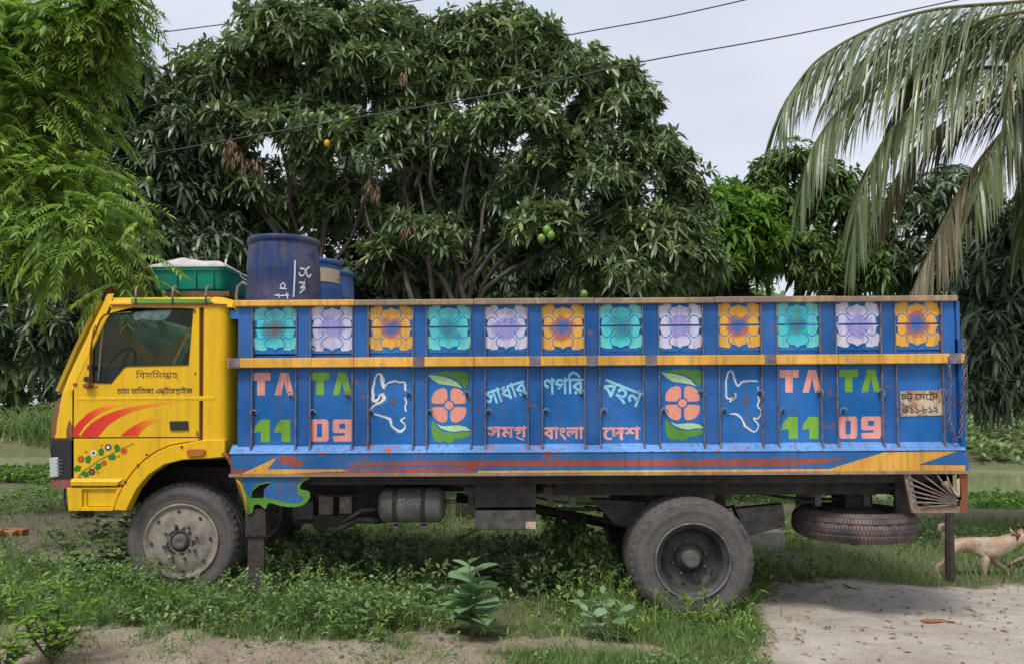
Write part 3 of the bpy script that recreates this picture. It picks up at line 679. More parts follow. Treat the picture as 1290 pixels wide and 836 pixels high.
# ---- rails, ledge, channel
for i in range(6):
    a = X0-.01+(X1-X0+.02)*i/6; b = X0-.01+(X1-X0+.02)*(i+1)/6
    bevel(T(MB().box(a, b-.002, -.004+.002*(i % 2), .055, zt0, zt1-.003*(i % 2)), 'top_rail', M['orange'] if i == 0 else M['toprail']), .006)
    bevel(T(MB().box(a-(.05 if i == 0 else 0), b-.002+(.03 if i == 5 else 0), -.025, .034, zm0, zm1), 'mid_rail', M['orange']), .005)
for xx in (PR[2]+8, PR[4]+9, PR[5]+9, PR[6]+9, PR[8]+9, 296, 1202):
    x = xb(xx); T(MB().box(x-.045, x+.045, -.028, .02, zm0-.002, zm1+.002), 'joint_plate', M['flange'])
ld = T(MB().add([(X0-.04, YB+.005, zl1), (X1+.03, YB+.005, zl1), (X1+.03, -.03, zl0), (X0-.04, -.03, zl0), (X0-.04, YB+.005, zl0-.03), (X1+.03, YB+.005, zl0-.03)],
    [(0, 1, 2, 3), (3, 2, 5, 4), (0, 3, 4), (1, 5, 2)]), 'ledge', M['ledge'])
yc = -.022
ch = T(MB().box(X0-.03, X1+.05, yc, .08, zc0, zl0-.004), 'side_channel', M['channel']); bevel(ch, .006)
T(MB().box(X0-.035, X1+.06, yc-.022, .06, zc0-.012, zc0+.012), 'channel_lip', M['toprail'], org=None)
yd = yc-.0015
for nm, pts, mt in (('red_band', [(292, 591), (292, 597), (600, 597), (598, 588.5), (440, 590), (380, 591)], 'red'),
        ('red_band', [(440, 581.5), (600, 579), (800, 578), (1000, 577), (1068, 576.5), (1040, 583), (1000, 586), (800, 587), (620, 587.5), (602, 589), (560, 585.5), (440, 587)], 'red'),
        ('amber_band', [(602, 592.5), (800, 591.5), (1045, 590), (1114, 569), (1206, 567.6), (1157, 585), (1216, 585.5), (1216, 592), (800, 595.5), (602, 596)], 'orange'),
        ('amber_arrow', [(302, 597), (349, 575.5), (337, 590.5), (430, 590.6), (438, 592.5), (352, 596.5)], 'orange')):
    decal(nm, [qs([(u, v) for u, v in pts], yd)], yd-(.0006 if nm == 'amber_arrow' else 0), M[mt], ch)
decal('rust_patch', [qs([(350, 573), (366, 573), (385, 582), (378, 588), (354, 584)], yd)], yd+.0004, M['red'], ch)
decal('rust_patch', [qs([(310, 560), (346, 560), (352, 569), (300, 570)], -.0)], -.004, M['red'], ch) if False else None
# bed: floor, far wall, ends
T(MB().box(X0, X1, .06, 2.24, zl0-.02, zl0+.02), 'bed_floor', M['wood'])
for i in range(6):
    a = X0+(X1-X0)*i/6; b = X0+(X1-X0)*(i+1)/6
    T(MB().box(a+.004, b-.004, 2.2, 2.25, zc0, zt1), 'far_side_panel', M['blue'])
T(MB().box(X0, X0+.05, .115, 2.19, zl0, zt1-.005), 'front_board', M['blue'])
T(MB().box(X1-.05, X1, .115, 2.19, zl0, zt1-.005), 'tail_gate', M['blue'])
T(MB().box(X0+.1, X0+1.5, .2, 2.1, zl0+.02, 1.96), 'load_platform', M['wood'])
# tail corner post and chains
T(MB().box(X1+.004, X1+.045, .0, .08, zc0-.02, zb(430, 430)).box(X1+.004, X1+.03, .02, .07, zm1, zt0), 'corner_post', M['post_blue'])
def chain(pts, name='chain'):
    mb = MB(); pts = smooth_path(pts, 14); acc = 0; last = pts[0]; i = 0
    for p in pts:
        if (p-last).length < .030 and i: continue
        t = (p-last).normalized() if i else Vector((0, 0, -1)); last = p; i += 1
        s = (Vector((0, 1, 0)) if i % 2 else Vector((1, 0, 0))); s = (s-t*s.dot(t)).normalized()
        ring = [p+t*.021*math.cos(w)+s*.011*math.sin(w) for w in np.linspace(0, 2*math.pi, 9)]
        mb.tube(ring, .0042, 4, cap=False)
    return T(mb, name, M['flange'], True)
chain([(*Q(1193, 452), 0)]and [P(1195, 452, -.035), P(1197, 480, -.035), P(1196, 520, -.035), P(1201, 545, -.035), P(1208, 552, -.03), P(1212, 520, -.02), P(1214, 470, -.02), P(1213, 425, -.02)])
chain([P(1216, 430, .01), P(1217, 500, .01), P(1215, 562, .01)])
# ---- decorative guard behind the cab and fan grille at the tail
z7 = lambda u, v: (280+u/4.031, 560+v/4.031)
wing = [(62, 158), (430, 158), (408, 190), (398, 222), (440, 232), (447, 265), (420, 298), (370, 313), (300, 307), (240, 292), (222, 322), (192, 300), (165, 305), (155, 342), (125, 340), (108, 270), (88, 205)]
wi = [(108, 172), (385, 172), (372, 205), (375, 245), (400, 262), (385, 285), (330, 288), (270, 272), (225, 262), (215, 228), (252, 190), (190, 198), (158, 225), (150, 262), (130, 240)]
sw = [(150, 268), (156, 232), (190, 202), (252, 190), (222, 225), (212, 268)]
wg = slab('splash_guard', [[Q(p.x, p.y) for p in smooth_path([(*z7(*q), 0) for q in wing+[wing[0]]], 3)[:-1]], qs([z7(*q) for q in sw])], -.018, -.008, M['leafg'], truck)
wi = [(262+(u-262)*1.07, 235+(v-235)*1.10) for u, v in wi]
decal('blue_inset', [[Q(p.x, p.y, -.02) for p in smooth_path([(*z7(*q), 0) for q in wi+[wi[0]]], 3)[:-1]]], -.0195, M['channel'], wg)
tp = [z7(u, v) for u, v in ((70, 168), (95, 205), (118, 268), (132, 335))]
T(MB().tube([P(u, v, -.02) for u, v in tp], .010, 6), 'guard_edge', M['orange'], True, parent=wg)
T(MB().tube([P(281, 570, -.01), P(288, 576, -.01), P(294, 590, -.01), P(303, 620, -.01), P(312, 642, 0)], [.02, .018, .014, .012, .01], 7), 'guard_strut', M['rustedge'], True)
slab('mud_flap', [qs([(309, 640), (334, 640), (335, 675), (309, 675)])], .0, .02, M['dark'], truck)
T(MB().box(*[Q(315, 1)[0], Q(335, 1)[0]], .02, .06, -.02, .55), 'flap_bracket', M['postwood'])
fg = T(MB().box(Q(1207, 600)[0], Q(1217, 600)[0], -.02, .02, Q(1210, 645)[1], zc0-.012), 'guard_post', M['rustedge'])
T(MB().add([(*(lambda q: (q[0], -.02, q[1]))(Q(*c)),) for c in ((1137, 596), (1146, 596), (1156, 645), (1147, 645))] + [(*(lambda q: (q[0], .0, q[1]))(Q(*c)),) for c in ((1137, 596), (1146, 596), (1156, 645), (1147, 645))],
    [(0, 3, 2, 1), (4, 5, 6, 7), (0, 4, 7, 3), (1, 2, 6, 5), (0, 1, 5, 4), (3, 7, 6, 2)]), 'guard_post', M['bare'])
T(MB().add([(*(lambda q: (q[0], y_, q[1]))(Q(*c)),) for y_ in (-.015, .0) for c in ((1148, 637), (1210, 637), (1210, 645), (1148, 645))],
    [(0, 3, 2, 1), (4, 5, 6, 7), (0, 4, 7, 3), (1, 2, 6, 5), (0, 1, 5, 4), (3, 7, 6, 2)]), 'guard_bar', M['toprail'])
for (u, v) in ((1143, 600), (1146, 609), (1149, 618), (1151, 625), (1154, 632), (1160, 639), (1162, 597), (1180, 597), (1192, 597)):
    T(MB().tube([P(u, v, -.025), P(1205, 630+(v-600)*.12, -.03)], .0065, 6), 'guard_rod', M['bare'], True)
for (u, v, w_) in ((1186, 608, 1206), (1190, 606, 1208), (1205, 603, 1208)):
    slab('guard_blade', [qs([(u-2, v), (u+2.5, v-2), (w_+1.5, 628), (w_-2, 630)])], -.02, -.012, M['plate'], truck)
T(MB().box(xb(1140), xb(1158), .2, .24, Q(1150, 665)[1], zc0), 'hanger_plate', M['dark'])
# ---- chassis
zr1 = zc0+.0; zr0 = Q(800, 631)[1]
for y in (.62, 1.52):
    T(MB().box(xb(100), xb(1205), y, y+.07, zr0+.02, zr1+.02), 'chassis_rail', M['dark'])
for px in range(310, 1200, 74): T(MB().box(xb(px), xb(px)+.06, .08, 2.2, zr1-.03, zl0-.02), 'cross_bearer', M['dark'])
for px in (330, 620, 760, 960, 1130, 1200): T(MB().box(xb(px), xb(px)+.08, .69, 1.52, zr0+.03, zr0+.16), 'cross_member', M['dark'])
for y in (.10, 2.1): T(MB().box(xb(300), xb(1205), y, y+.04, zr1-.09, zr1+.02), 'bearer_strip', M['dark'])
T(MB().box(xb(700), xb(1140), .30, .34, Q(900, 628)[1], zr1), 'side_plate', M['dark'])
T(MB().box(xb(1190), xb(1206), .1, 2.15, Q(1200, 640)[1], zr1), 'rear_bar', M['dark'])
# wheels
def wheel(kind, c, R, rr, front, name='wheel'):
    """tyre with lugged shoulders, dished steel rim, hub, nuts; outer face towards -Y"""
    w = thing_part(name, c)
    prof = [(rr-.01, .03), (rr+.005, -.005), (rr+.03, -.012), (rr+.05, -.004), (rr+(R-rr)*.45, -.026), (rr+(R-rr)*.75, -.020), (R-.028, -.006), (R-.012, .006), (R-.001, .022), (R+.002, .05), (R-.006, .056), (R-.006, .064), (R+.004, .07),
            (R+.005, .115), (R-.006, .118), (R-.006, .126), (R+.005, .13), (R+.004, .18), (R-.006, .184), (R-.006, .192), (R+.002, .198), (R, .235), (R-.02, .25), (rr+(R-rr)*.6, .27), (rr+.02, .25), (rr-.01, .22)]
    def warp(q, j): return 1 - (.022 if (7 <= q <= 9 or 20 <= q <= 21) and j % 4 < 1 else 0) - (.008 if (12 <= q <= 17) and j % 4 == 2 else 0)
    t = MB().lathe(prof, c, n=192, warp=warp).obj('tyre', M['rubber'], w, True)
    if front:
        rp = [(rr+.006, .012), (rr+.012, -.012), (rr-.004, -.018), (rr-.012, -.006), (rr-.03, .0), (rr-.05, -.006), (rr-.085, -.020), (rr-.13, -.024), (.105, -.022), (.085, -.03), (.08, .02), (.0005, .02)]
        hp = [(.065, .02), (.063, -.04), (.05, -.055), (.03, -.058), (.0005, -.05)]; nut_r, nut_y, nn = .135, -.03, 8
    else:
        rp = [(rr+.006, .012), (rr+.014, -.010), (rr+.004, -.018), (rr-.008, -.012), (rr-.014, .004), (rr-.03, .012), (rr-.038, .02), (rr-.045, .09), (rr-.062, .13), (rr-.09, .15), (.13, .155), (.105, .14), (.10, .12), (.0005, .12)]
        hp = [(.074, .13), (.072, .06), (.062, .045), (.058, .045), (.055, .032), (.0005, .03)]; nut_r, nut_y, nn = .137, .145, 8
    rm = MB().lathe(rp, c, n=72).obj('rim', M['rimm'] if front else M['rimr'], w, True)
    MB().lathe([(rr+.0135, -.006), (rr+.018, -.014), (rr+.010, -.024), (rr+.0, -.021), (rr-.002, -.014)] if not front else [(rr+.012, -.008), (rr+.014, -.018), (rr+.006, -.023), (rr-.003, -.020)], c, n=72).obj('rim_lip', M['lip'] if not front else M['rimm'], w, True)
    MB().lathe(hp, c, n=28).obj('hub', M['hubm'], w, False)
    if front:
        rg = [(Vector(c)+Vector((math.cos(t)*q, -.0275, math.sin(t)*q))) for t in np.linspace(0, 2*math.pi, 25)[:-1] for q in [.105+random.uniform(-.025, .03)]]
        MB().add(rg, [tuple(range(24))]).obj('broken_cap', M['dark'], w, fix=False)
    c = Vector(c)
    for i in range(nn):
        a = 2*math.pi*(i+.35)/nn
        MB().lathe([(.013, .0), (.013, -.018), (.009, -.028), (.0005, -.028)], c+Vector((nut_r*math.cos(a), nut_y, nut_r*math.sin(a))), n=6).obj('wheel_nut', M['hubm'], w)
    for i in range(8 if front else 10):
        a = 2*math.pi*(i+.1)/(8 if front else 10); r = rr-.052 if front else rr-.082
        q = c+Vector((r*math.cos(a), (-.012 if front else .135), r*math.sin(a)))
        e1, e2 = Vector((-math.sin(a), 0, math.cos(a))), Vector((math.cos(a), 0, math.sin(a)))
        k1, k2 = (.017, .012) if front else (.024, .012)
        ring = [q+Vector((0, -.0045 if front else -.012, 0))+e1*k1*math.cos(t)+e2*k2*math.sin(t) for t in np.linspace(0, 2*math.pi, 13)[:-1]]
        MB().add(ring, [tuple(range(12))]).obj('hand_hole', M['dark'], w, fix=False)
    return w
def thing_part(name, c, parent=truck):
    o = bpy.data.objects.new(name, None); COL.objects.link(o); o.parent = parent; o.location = Vector(c)-wpos(parent); o.empty_display_size = .05; return o
M['rimm'] = plain('dusty_front_rim', (.33, .29, .24), .75, .4, 9, .1, .5, (.17, .145, .12), .01)
M['rimr'] = plain('grey_rear_rim', (.030, .029, .030), .6, .4, 8, .2, .3, (.075, .068, .06)); M['lip'] = plain('rim_lip_metal', (.20, .22, .24), .5, .5, 12, .4, .3, (.09, .08, .075))
M['hubm'] = plain('dusty_hub_steel', (.16, .145, .135), .7, .4, 25, .3, .4)
c = P(229, 681, .17); wheel('front', c, .463, .292, True)
wheel('front', (c.x, 1.9, c.z), .463, .292, True)
c = P(872.8, 706, -.02); RC = c
wheel('rear', c, .483, .283, False)
inner = MB().lathe([(.27, .0), (.30, -.01), (.40, -.02), (.47, .0), (.483, .03), (.485, .2), (.47, .24), (.4, .26), (.27, .24)], (c.x, c.y+.31, c.z), n=96).obj('inner_tyre', M['rubber'], truck, True)
MB().lathe([(.27, .0), (.30, -.01), (.40, -.02), (.47, .0), (.483, .03), (.485, .2), (.47, .24), (.4, .26), (.27, .24)], (c.x, 1.62, c.z), n=96).obj('inner_tyre', M['rubber'], truck, True)
wheel('rear', (c.x, 1.95, c.z), .483, .283, False)
T(MB().tube([(c.x, .15, c.z), (c.x, 2.1, c.z)], .07, 14).lathe([(.02, -.2), (.15, -.14), (.2, 0), (.15, .14), (.02, .2)], (c.x, 1.1, c.z), n=20), 'rear_axle', M['dark'], True)
T(MB().tube([(Q(229, 681, .17)[0], .3, .42), (Q(229, 681, .17)[0], 2.0, .42)], .05, 10), 'front_axle', M['dark'], True)
for y in (.70, 1.48):
    for i in range(6):
        L_ = .72-.09*i
        T(MB().tube([(c.x-L_, y, c.z+.24+.0-.017*i), (c.x-L_*.5, y, c.z+.14-.017*i), (c.x, y, c.z+.115-.017*i), (c.x+L_*.5, y, c.z+.14-.017*i), (c.x+L_, y, c.z+.24-.017*i)], .014, 5), 'leaf_spring', M['dark'])
T(MB().tube([(xb(560), 1.1, .72), (xb(640), 1.1, .66), (c.x, 1.1, c.z+.02)], .045, 12), 'drive_shaft', M['dark'], True)
slab('spring_hanger', [qs([(745, 628), (815, 632), (800, 665), (775, 660)], .35)], .35, .5, M['dark'], truck)
slab('mudguard_plate', [qs([(925, 640), (985, 634), (988, 662), (940, 674)], .45)], .42, .55, M['grey'], truck)
for k, (a_, b_, v0, v1) in enumerate(((350, 470, 612, 622), (560, 700, 606, 618), (700, 800, 640, 628), (640, 760, 616, 634), (920, 1060, 612, 628), (1000, 1130, 618, 612), (380, 600, 604, 609))):
    T(MB().tube(smooth_path([P(a_, v0, .4+.03*k), P((a_+b_)/2, (v0+v1)/2+6, .42+.03*k), P(b_, v1, .4+.03*k)], 5), .011+.003*(k % 3), 6), 'brake_hose', M['grey' if k % 2 else 'dark'], True)
for px in (585, 690, 720, 1045, 1110): T(MB().box(xb(px), xb(px)+.05, .36, .42, Q(px, 636, .4)[1], zr1).box(xb(px)-.03, xb(px)+.08, .345, .36, Q(px, 622, .4)[1], Q(px, 612, .4)[1]), 'chassis_bracket', M['grey'])
# air tank
tc_ = P(519, 635, .35); x0, x1 = Q(478, 635, .35)[0], Q(561, 635, .35)[0]
tk = T(MB().lathe([(.001, x0-tc_.x), (.09, x0-tc_.x+.004), (.135, x0-tc_.x+.03), (.145, x0-tc_.x+.06), (.145, x1-tc_.x-.06), (.135, x1-tc_.x-.03), (.09, x1-tc_.x-.004), (.001, x1-tc_.x)], tc_, 'X', 40), 'air_tank', M['tank'], True)
for px in (500, 535):
    x = Q(px, 635, .35)[0]
    T(MB().lathe([(.147, -.018), (.150, -.018), (.150, .018), (.147, .018)], (x, tc_.y, tc_.z), 'X', 32), 'tank_strap', M['grey'], True, parent=tk)
    T(MB().box(x-.02, x+.02, tc_.y-.06, tc_.y-.03, tc_.z-.19, tc_.z-.12).box(x-.03, x+.03, tc_.y-.06, tc_.y-.03, tc_.z-.165, tc_.z-.15), 'strap_bolt', M['bare'], parent=tk)
lettering('lettering', ['হাওয়া'], 516, 633, 30, 12, 0, tc_.y-.1485, M['concrete'], tk, 0)
T(MB().tube([P(561, 631, .35), P(572, 631, .35), P(577, 636, .35), P(577, 650, .35)], .016, 8), 'outlet_pipe', M['bare'], True, parent=tk)
T(MB().tube([P(478, 640, .4), P(455, 642, .4), P(440, 652, .4), P(430, 658, .4)], .022, 8), 'air_pipe', M['grey'], True)
T(MB().tube([P(478, 655, .45), P(452, 653, .45), P(436, 660, .45), P(425, 666, .45), P(400, 664, .5)], .03, 8), 'exhaust_pipe', M['grey'], True)
for a, b_, t_, d_, mt in ((368, 394, 630, 654, 'grey'), (401, 419, 622, 648, 'bare'), (427, 443, 622, 647, 'bare'), (394, 440, 648, 665, 'dark')):
    p, q = Q(a, t_, .45), Q(b_, d_, .45); bevel(T(MB().box(p[0], q[0], .45, .75, q[1], p[1]), 'valve_box', M[mt]), .01)
T(MB().box(xb(345), xb(470), .55, 1.3, Q(400, 660, .5)[1], zr1), 'gearbox', M['dark'])
p, q = Q(598, 608, .12), Q(675, 642, .12); T(MB().box(p[0], q[0], .14, .55, Q(1, 641, .12)[1], zr1), 'battery_box', M['dark'])
bevel(T(MB().box(Q(598, 641, .12)[0], Q(675, 641, .12)[0], .12, .56, Q(640, 667, .12)[1], Q(640, 642.5, .12)[1]), 'battery_tray', M['grey']), .008)
T(MB().box(Q(662, 656, .1)[0], Q(675, 656, .1)[0], .105, .125, Q(660, 666, .1)[1], Q(660, 657, .1)[1]), 'tray_patch', M['plate'])
# spare wheel under the tail, lying flat
sc_ = P(1075, 657, .50)
sp = thing_part('spare_wheel', sc_)
h = .108
MB().lathe([(.27, -h+.02), (.3, -h), (.42, -h-.01), (.47, -h+.02), (.487, -h+.05), (.49, -.05), (.484, -.045), (.484, -.037), (.492, -.03), (.492, .03), (.484, .037), (.484, .045), (.49, .05), (.487, h-.05), (.47, h-.02), (.42, h+.01), (.3, h), (.27, h-.02)], sc_, 'Z', 160,
    warp=lambda q, j: 1-(.016 if 4 <= q <= 13 and (j+(q//3)*2) % 5 == 0 else 0)).obj('tyre', M['tread'], sp, True)
MB().lathe([(.28, -h), (.27, 0), (.26, h-.02), (.2, h+.01), (.0005, h+.015)], sc_, 'Z', 48).obj('rim', M['grey'], sp, True)
T(MB().tube([(sc_.x, sc_.y, sc_.z-.19), (sc_.x, sc_.y, zr0+.1)], .03, 8), 'spare_carrier', M['dark'])
T(MB().box(sc_.x-.1, sc_.x+.12, sc_.y-.1, sc_.y+.2, sc_.z+h+.02, zr0+.2), 'carrier_bracket', M['dark'])

# ================================================================== CAB
YC = .06; YE = 2.16
def cq(pts, y=YC): return [Q(u, v, y) for u, v in pts]
cab_out = [(91, 613), (92, 552), (92, 487), (104, 462), (116, 436), (131, 404), (140, 386), (262, 384), (282, 386), (282, 574), (230, 578), (206, 584), (186, 598), (171, 618), (160, 642), (88, 642)]
win = [(126.6, 402), (131, 397), (136, 395.2), (165, 394), (166.5, 388), (243, 389), (237, 459), (160, 460.5), (155, 463), (139.5, 482), (114, 481.5), (115.6, 428)]
win = [(p.x, p.y) for p in smooth_path([(*q, 0) for q in win+[win[0]]], 1)[:-1]]
winb = [(126, 401), (166, 389), (243, 389), (237, 460), (158, 461), (140, 483), (113.5, 482), (115, 428)]
slab('inner_side', [cq(cab_out), cq(win)], YC+.03, YC+.06, M['rustedge'], truck)
slab('far_side', [cq(cab_out), cq([(130, 398), (240, 390), (236, 458), (130, 470)])], YE-.03, YE, M['yellow'], truck)
dl = 0.9
door_u = [(92.5, 550.4), (93, 488), (104.8, 463), (117, 437), (132, 405), (141.5, 387.5), (251, 386), (251, 550)]
door = slab('door', [cq(door_u), cq(win)], YC, YC+.034, M['yellow'], truck, .004)
dlow = slab('door_lower', [cq([(92.5, 552), (251, 551.4), (249.5, 554.5), (232, 556.5), (213, 560), (196, 567.5), (181, 578), (167, 592), (155, 609), (152, 611.8), (92.5, 612)])], YC+.002, YC+.034, M['yellow'], truck, .004)
T(MB().add([(Q(93, 499)[0], YC, Q(93, 499)[1]), (Q(266, 498)[0], YC, Q(281, 498)[1]), (Q(266, 498)[0], YC-.0035, Q(281, 501)[1]), (Q(93, 499)[0], YC-.0035, Q(93, 502)[1]), (Q(266, 498)[0], YC, Q(281, 504)[1]), (Q(93, 499)[0], YC, Q(93, 505)[1])],
    [(0, 3, 2, 1), (3, 5, 4, 2)]), 'door_crease', M['yellow'], parent=door)
T(MB().add([(Q(93, 1)[0], YC+.0, Q(93, 603)[1]), (Q(158, 1)[0], YC, Q(158, 603)[1]), (Q(153, 1)[0], YC-.016, Q(153, 607)[1]), (Q(93, 1)[0], YC-.016, Q(93, 607)[1]), (Q(151, 1)[0], YC-.012, Q(151, 611.8)[1]), (Q(93, 1)[0], YC-.012, Q(93, 611.8)[1])],
    [(0, 3, 2, 1), (3, 5, 4, 2)]), 'door_crease', M['yellow'], parent=dlow)
gl = slab('window_glass', [cq(win)], YC+.018, YC+.024, M['glass'], door)
slab('window_glass', [cq([(130, 398), (240, 390), (236, 458), (130, 470)])], YE-.02, YE-.015, M['glass'], truck)
# rubber seal round the window
ws = [P(u, v, YC-.002) for u, v in win]; T(MB().tube(ws+[ws[0]], .0055, 5), 'window_seal', M['black'], parent=door)
sx = Q(167, 400)[0]; T(MB().tube([P(131, 399, YC+.02), P(127, 440, YC+.02), P(124, 478, YC+.02)], .008, 6), 'quarter_bar', M['bare'], parent=door)
# door handle, mirror arm, hinges
dh = slab('handle', [cq([(214, 530), (237, 529.5), (238, 541), (215, 541.5)])], YC-.014, YC, M['black'], door, .004)
slab('grip', [cq([(217, 533), (234, 532.6), (234, 536), (217, 536.4)])], YC-.03, YC-.014, M['dark'], dh) if False else None
for (u, v) in ((110.5, 462), (106, 477)): T(MB().box(Q(u, v)[0]-.02, Q(u, v)[0]+.015, YC-.03, YC+.01, Q(u, v)[1]-.02, Q(u, v)[1]+.02), 'door_hinge', M['black'], parent=door)
T(MB().tube([P(105, 486, YC-.03), P(112, 487, YC-.05), P(113, 470, YC-.06), P(114, 440, YC-.06), P(118, 415, YC-.04), P(120, 410, YC)], .006, 6), 'mirror_arm', M['rustedge'], True)
T(MB().box(Q(103, 486)[0], Q(113, 486)[0], YC-.04, YC, Q(105, 488)[1], Q(105, 483)[1]), 'mirror_bracket', M['rustedge'])
# corner / front loft: front edge xf and door-side edge xd per height
prof = [(131, 374.5, 142), (129, 380, 141), (118, 402, 131), (100, 438, 115.5), (84, 472, 100), (76, 493, 91), (71, 512, 91), (66.5, 535, 91), (64.5, 551, 91)]
def loft(rows, name, mat, far=True, y0=YC+.001):
    mb = MB(); R_ = []
    for xf, v, xd in rows:
        a, z = Q(xf, v, .12)[0], (Q(xf, v, .1)[1]); d = Q(xd, v, YC)[0]; w_ = d-a
        row = [(d, y0), (d-w_*.45, y0+.008), (d-w_*.72, y0+.03), (d-w_*.9, y0+.07), (a, y0+.15)]
        if far: row += [(a-.05, 1.1), (a, YE-.15), (d-w_*.7, YE-.03), (d, YE)]
        R_.append([(x, y, z) for x, y in row])
    k = len(R_[0]); vs = [p for r in R_ for p in r]
    mb.add(vs, [(i*k+j, i*k+j+1, (i+1)*k+j+1, (i+1)*k+j) for i in range(len(R_)-1) for j in range(k-1)])
    o = T(mb, name, mat, True, fix=False); return o
loft([(133, 371, 144), (131, 374.5, 142), (129, 380, 141)], 'header_panel', M['yellow'], True)
fr = loft(prof[1:6], 'windscreen_frame', M['yellow'], False)
loft(prof[5:], 'front_panel', M['yellow'])
loft([(64, 551.5, 91), (63.5, 554, 91)], 'panel_seam', M['rustedge'])
loft([(58.5, 552.5, 90), (58.5, 571, 90), (59.5, 572, 90), (59.5, 603, 90)], 'grille', M['black'])
loft([(59, 603.3, 90), (60, 613, 91)], 'bumper', M['red'])
T(MB().box(Q(62, 612)[0], Q(90, 612)[0], YC+.02, YE, Q(70, 613)[1]-.005, Q(70, 612)[1]), 'bumper_base', M['dark'])
for s_ in (0,): pass
# windscreen glass proud of the frame
mb = MB(); rws = []
for xf, v in ((129, 380), (118, 404), (101, 440), (76, 493)):
    a, z = Q(xf, v, .12)[0]-.012, Q(xf, v, .1)[1]; rws += [(a+.012, .20, z), (a-.05, 1.1, z), (a, YE-.1, z)]
mb.add(rws, [(i*3+j, i*3+j+1, i*3+j+4, i*3+j+3) for i in range(3) for j in range(2)]); T(mb, 'windscreen', M['glass'], True, fix=False)
T(MB().tube([P(129, 380, YE-.1), P(100, 438, YE-.1), P(76, 493, YE-.1)], .05, 6), 'far_pillar', M['yellow'])
hl = slab('headlight', [cq([(63.5, 576), (74.5, 575), (75.5, 600), (64.5, 601)], YC+.02)], YC+.0, YC+.05, M['lamp'], truck, .008)
for v in (579, 583.5, 588, 592.5, 597): T(MB().box(Q(65, v)[0]+.005, Q(74, v)[0]-.004, YC-.003, YC+.0, Q(65, v+.9)[1], Q(65, v)[1]), 'lens_rib', M['bare'], parent=hl)
# rust runs at the corner
for pts in ([(64.5, 551), (67, 530), (72, 505), (75, 500), (75.5, 515), (71, 530), (73, 540), (69, 546), (74, 551)], [(84, 551), (84, 540), (86, 533), (88, 528), (91, 535), (91, 551)], [(76, 495), (80, 484), (84, 487), (88, 492), (91, 497)]): 
    mbx = MB()
    def cy(u, v):
        for i in range(len(prof)-1):
            if prof[i][1] <= v <= prof[i+1][1]+.01:
                t = (v-prof[i][1])/(prof[i+1][1]-prof[i][1]); xf = prof[i][0]*(1-t)+prof[i+1][0]*t; break
        else: xf = 64.5
        t = (91-u)/(91-xf); t = min(max(t, 0), 1.0)
        return YC-.002+np.interp(t, [0, .45, .72, .9, 1], [0, .008, .03, .07, .15])
    pp = [P(u, v, cy(u, v)) for u, v in pts]; cc = sum(pp, Vector())/len(pp)
    pp = [Vector((p.x-.003, p.y, p.z)) for p in pp]
    mbx.add(pp+[cc+Vector((-.004, -.006, 0))], [(i, (i+1) % len(pp), len(pp)) for i in range(len(pp))]); T(mbx, 'rust_patch', M['rustedge'], fix=False)
# roof with rolled edges
xa, xz = Q(132, 375)[0], Q(291, 375)[0]; zr = lambda v: Q(200, v)[1]
ypr = [(YC+.0, 386.6), (YC-.004, 381), (YC+.01, 375.5), (YC+.05, 372.3), (YC+.16, 370.4)]
rp = [(y, zr(v)) for y, v in ypr]; top = rp[-1][1]
rp = rp + [(1.1, top+.03)] + [(YE+YC-y, z) for y, z in rp[::-1]]
rows = []
for x, dz, ins in ((xa-.0, -.0, .0), (xa+.02, .0, 0), (xz-.14, .0, .0), (xz-.02, -.035, .02), (xz+.03, -.075, .06)):
    rows.append([(x+(.02 if i in (0,) else 0), y+(ins if i < 5 else -ins if i > 5 else 0), z+(dz if z > zr(383) else 0)) for i, (y, z) in enumerate(rp)])
k = len(rp); mb = MB().add([p for r in rows for p in r], [(i*k+j, i*k+j+1, (i+1)*k+j+1, (i+1)*k+j) for i in range(len(rows)-1) for j in range(k-1)])
mb.add([rows[0][j] for j in range(k)], [tuple(range(k))]).add(rows[-1], [tuple(range(k))[::-1]])
roof = T(mb, 'roof', M['yellow'], False); bevel(roof, .012, 2, 50)
slab('roof_stripe', [cq([(165, 376.5), (262, 377), (268, 381.5), (165, 382)], YC-.02)], YC-.022, YC-.004, M['leafg'], truck)
slab('drip_rail', [cq([(140, 384), (285, 383.3), (285, 385), (141, 386)])], YC-.014, YC+.01, M['rustedge'], truck)
# rear pillar rolled round the corner
rows = []
xr0, xr1 = Q(253, 400)[0], Q(283.5, 400)[0]
for v in (386, 392, 440, 500, 520, 556, 574):
    z = Q(270, v)[1]; w_ = xr1-xr0
    rows.append([(xr0, YC, z), (xr0+w_*.62, YC+.002, z), (xr0+w_*.8, YC+.014, z), (xr0+w_*.92, YC+.04, z), (xr1, YC+.10, z), (xr1+.005, YC+.2, z), (xr1+.01, 1.1, z), (xr1, YE-.1, z), (xr1-.1, YE, z)])
k = len(rows[0]); T(MB().add([p for r in rows for p in r], [(i*k+j, (i+1)*k+j, (i+1)*k+j+1, i*k+j+1) for i in range(len(rows)-1) for j in range(k-1)]), 'rear_panel', M['yellow'], True, fix=False)
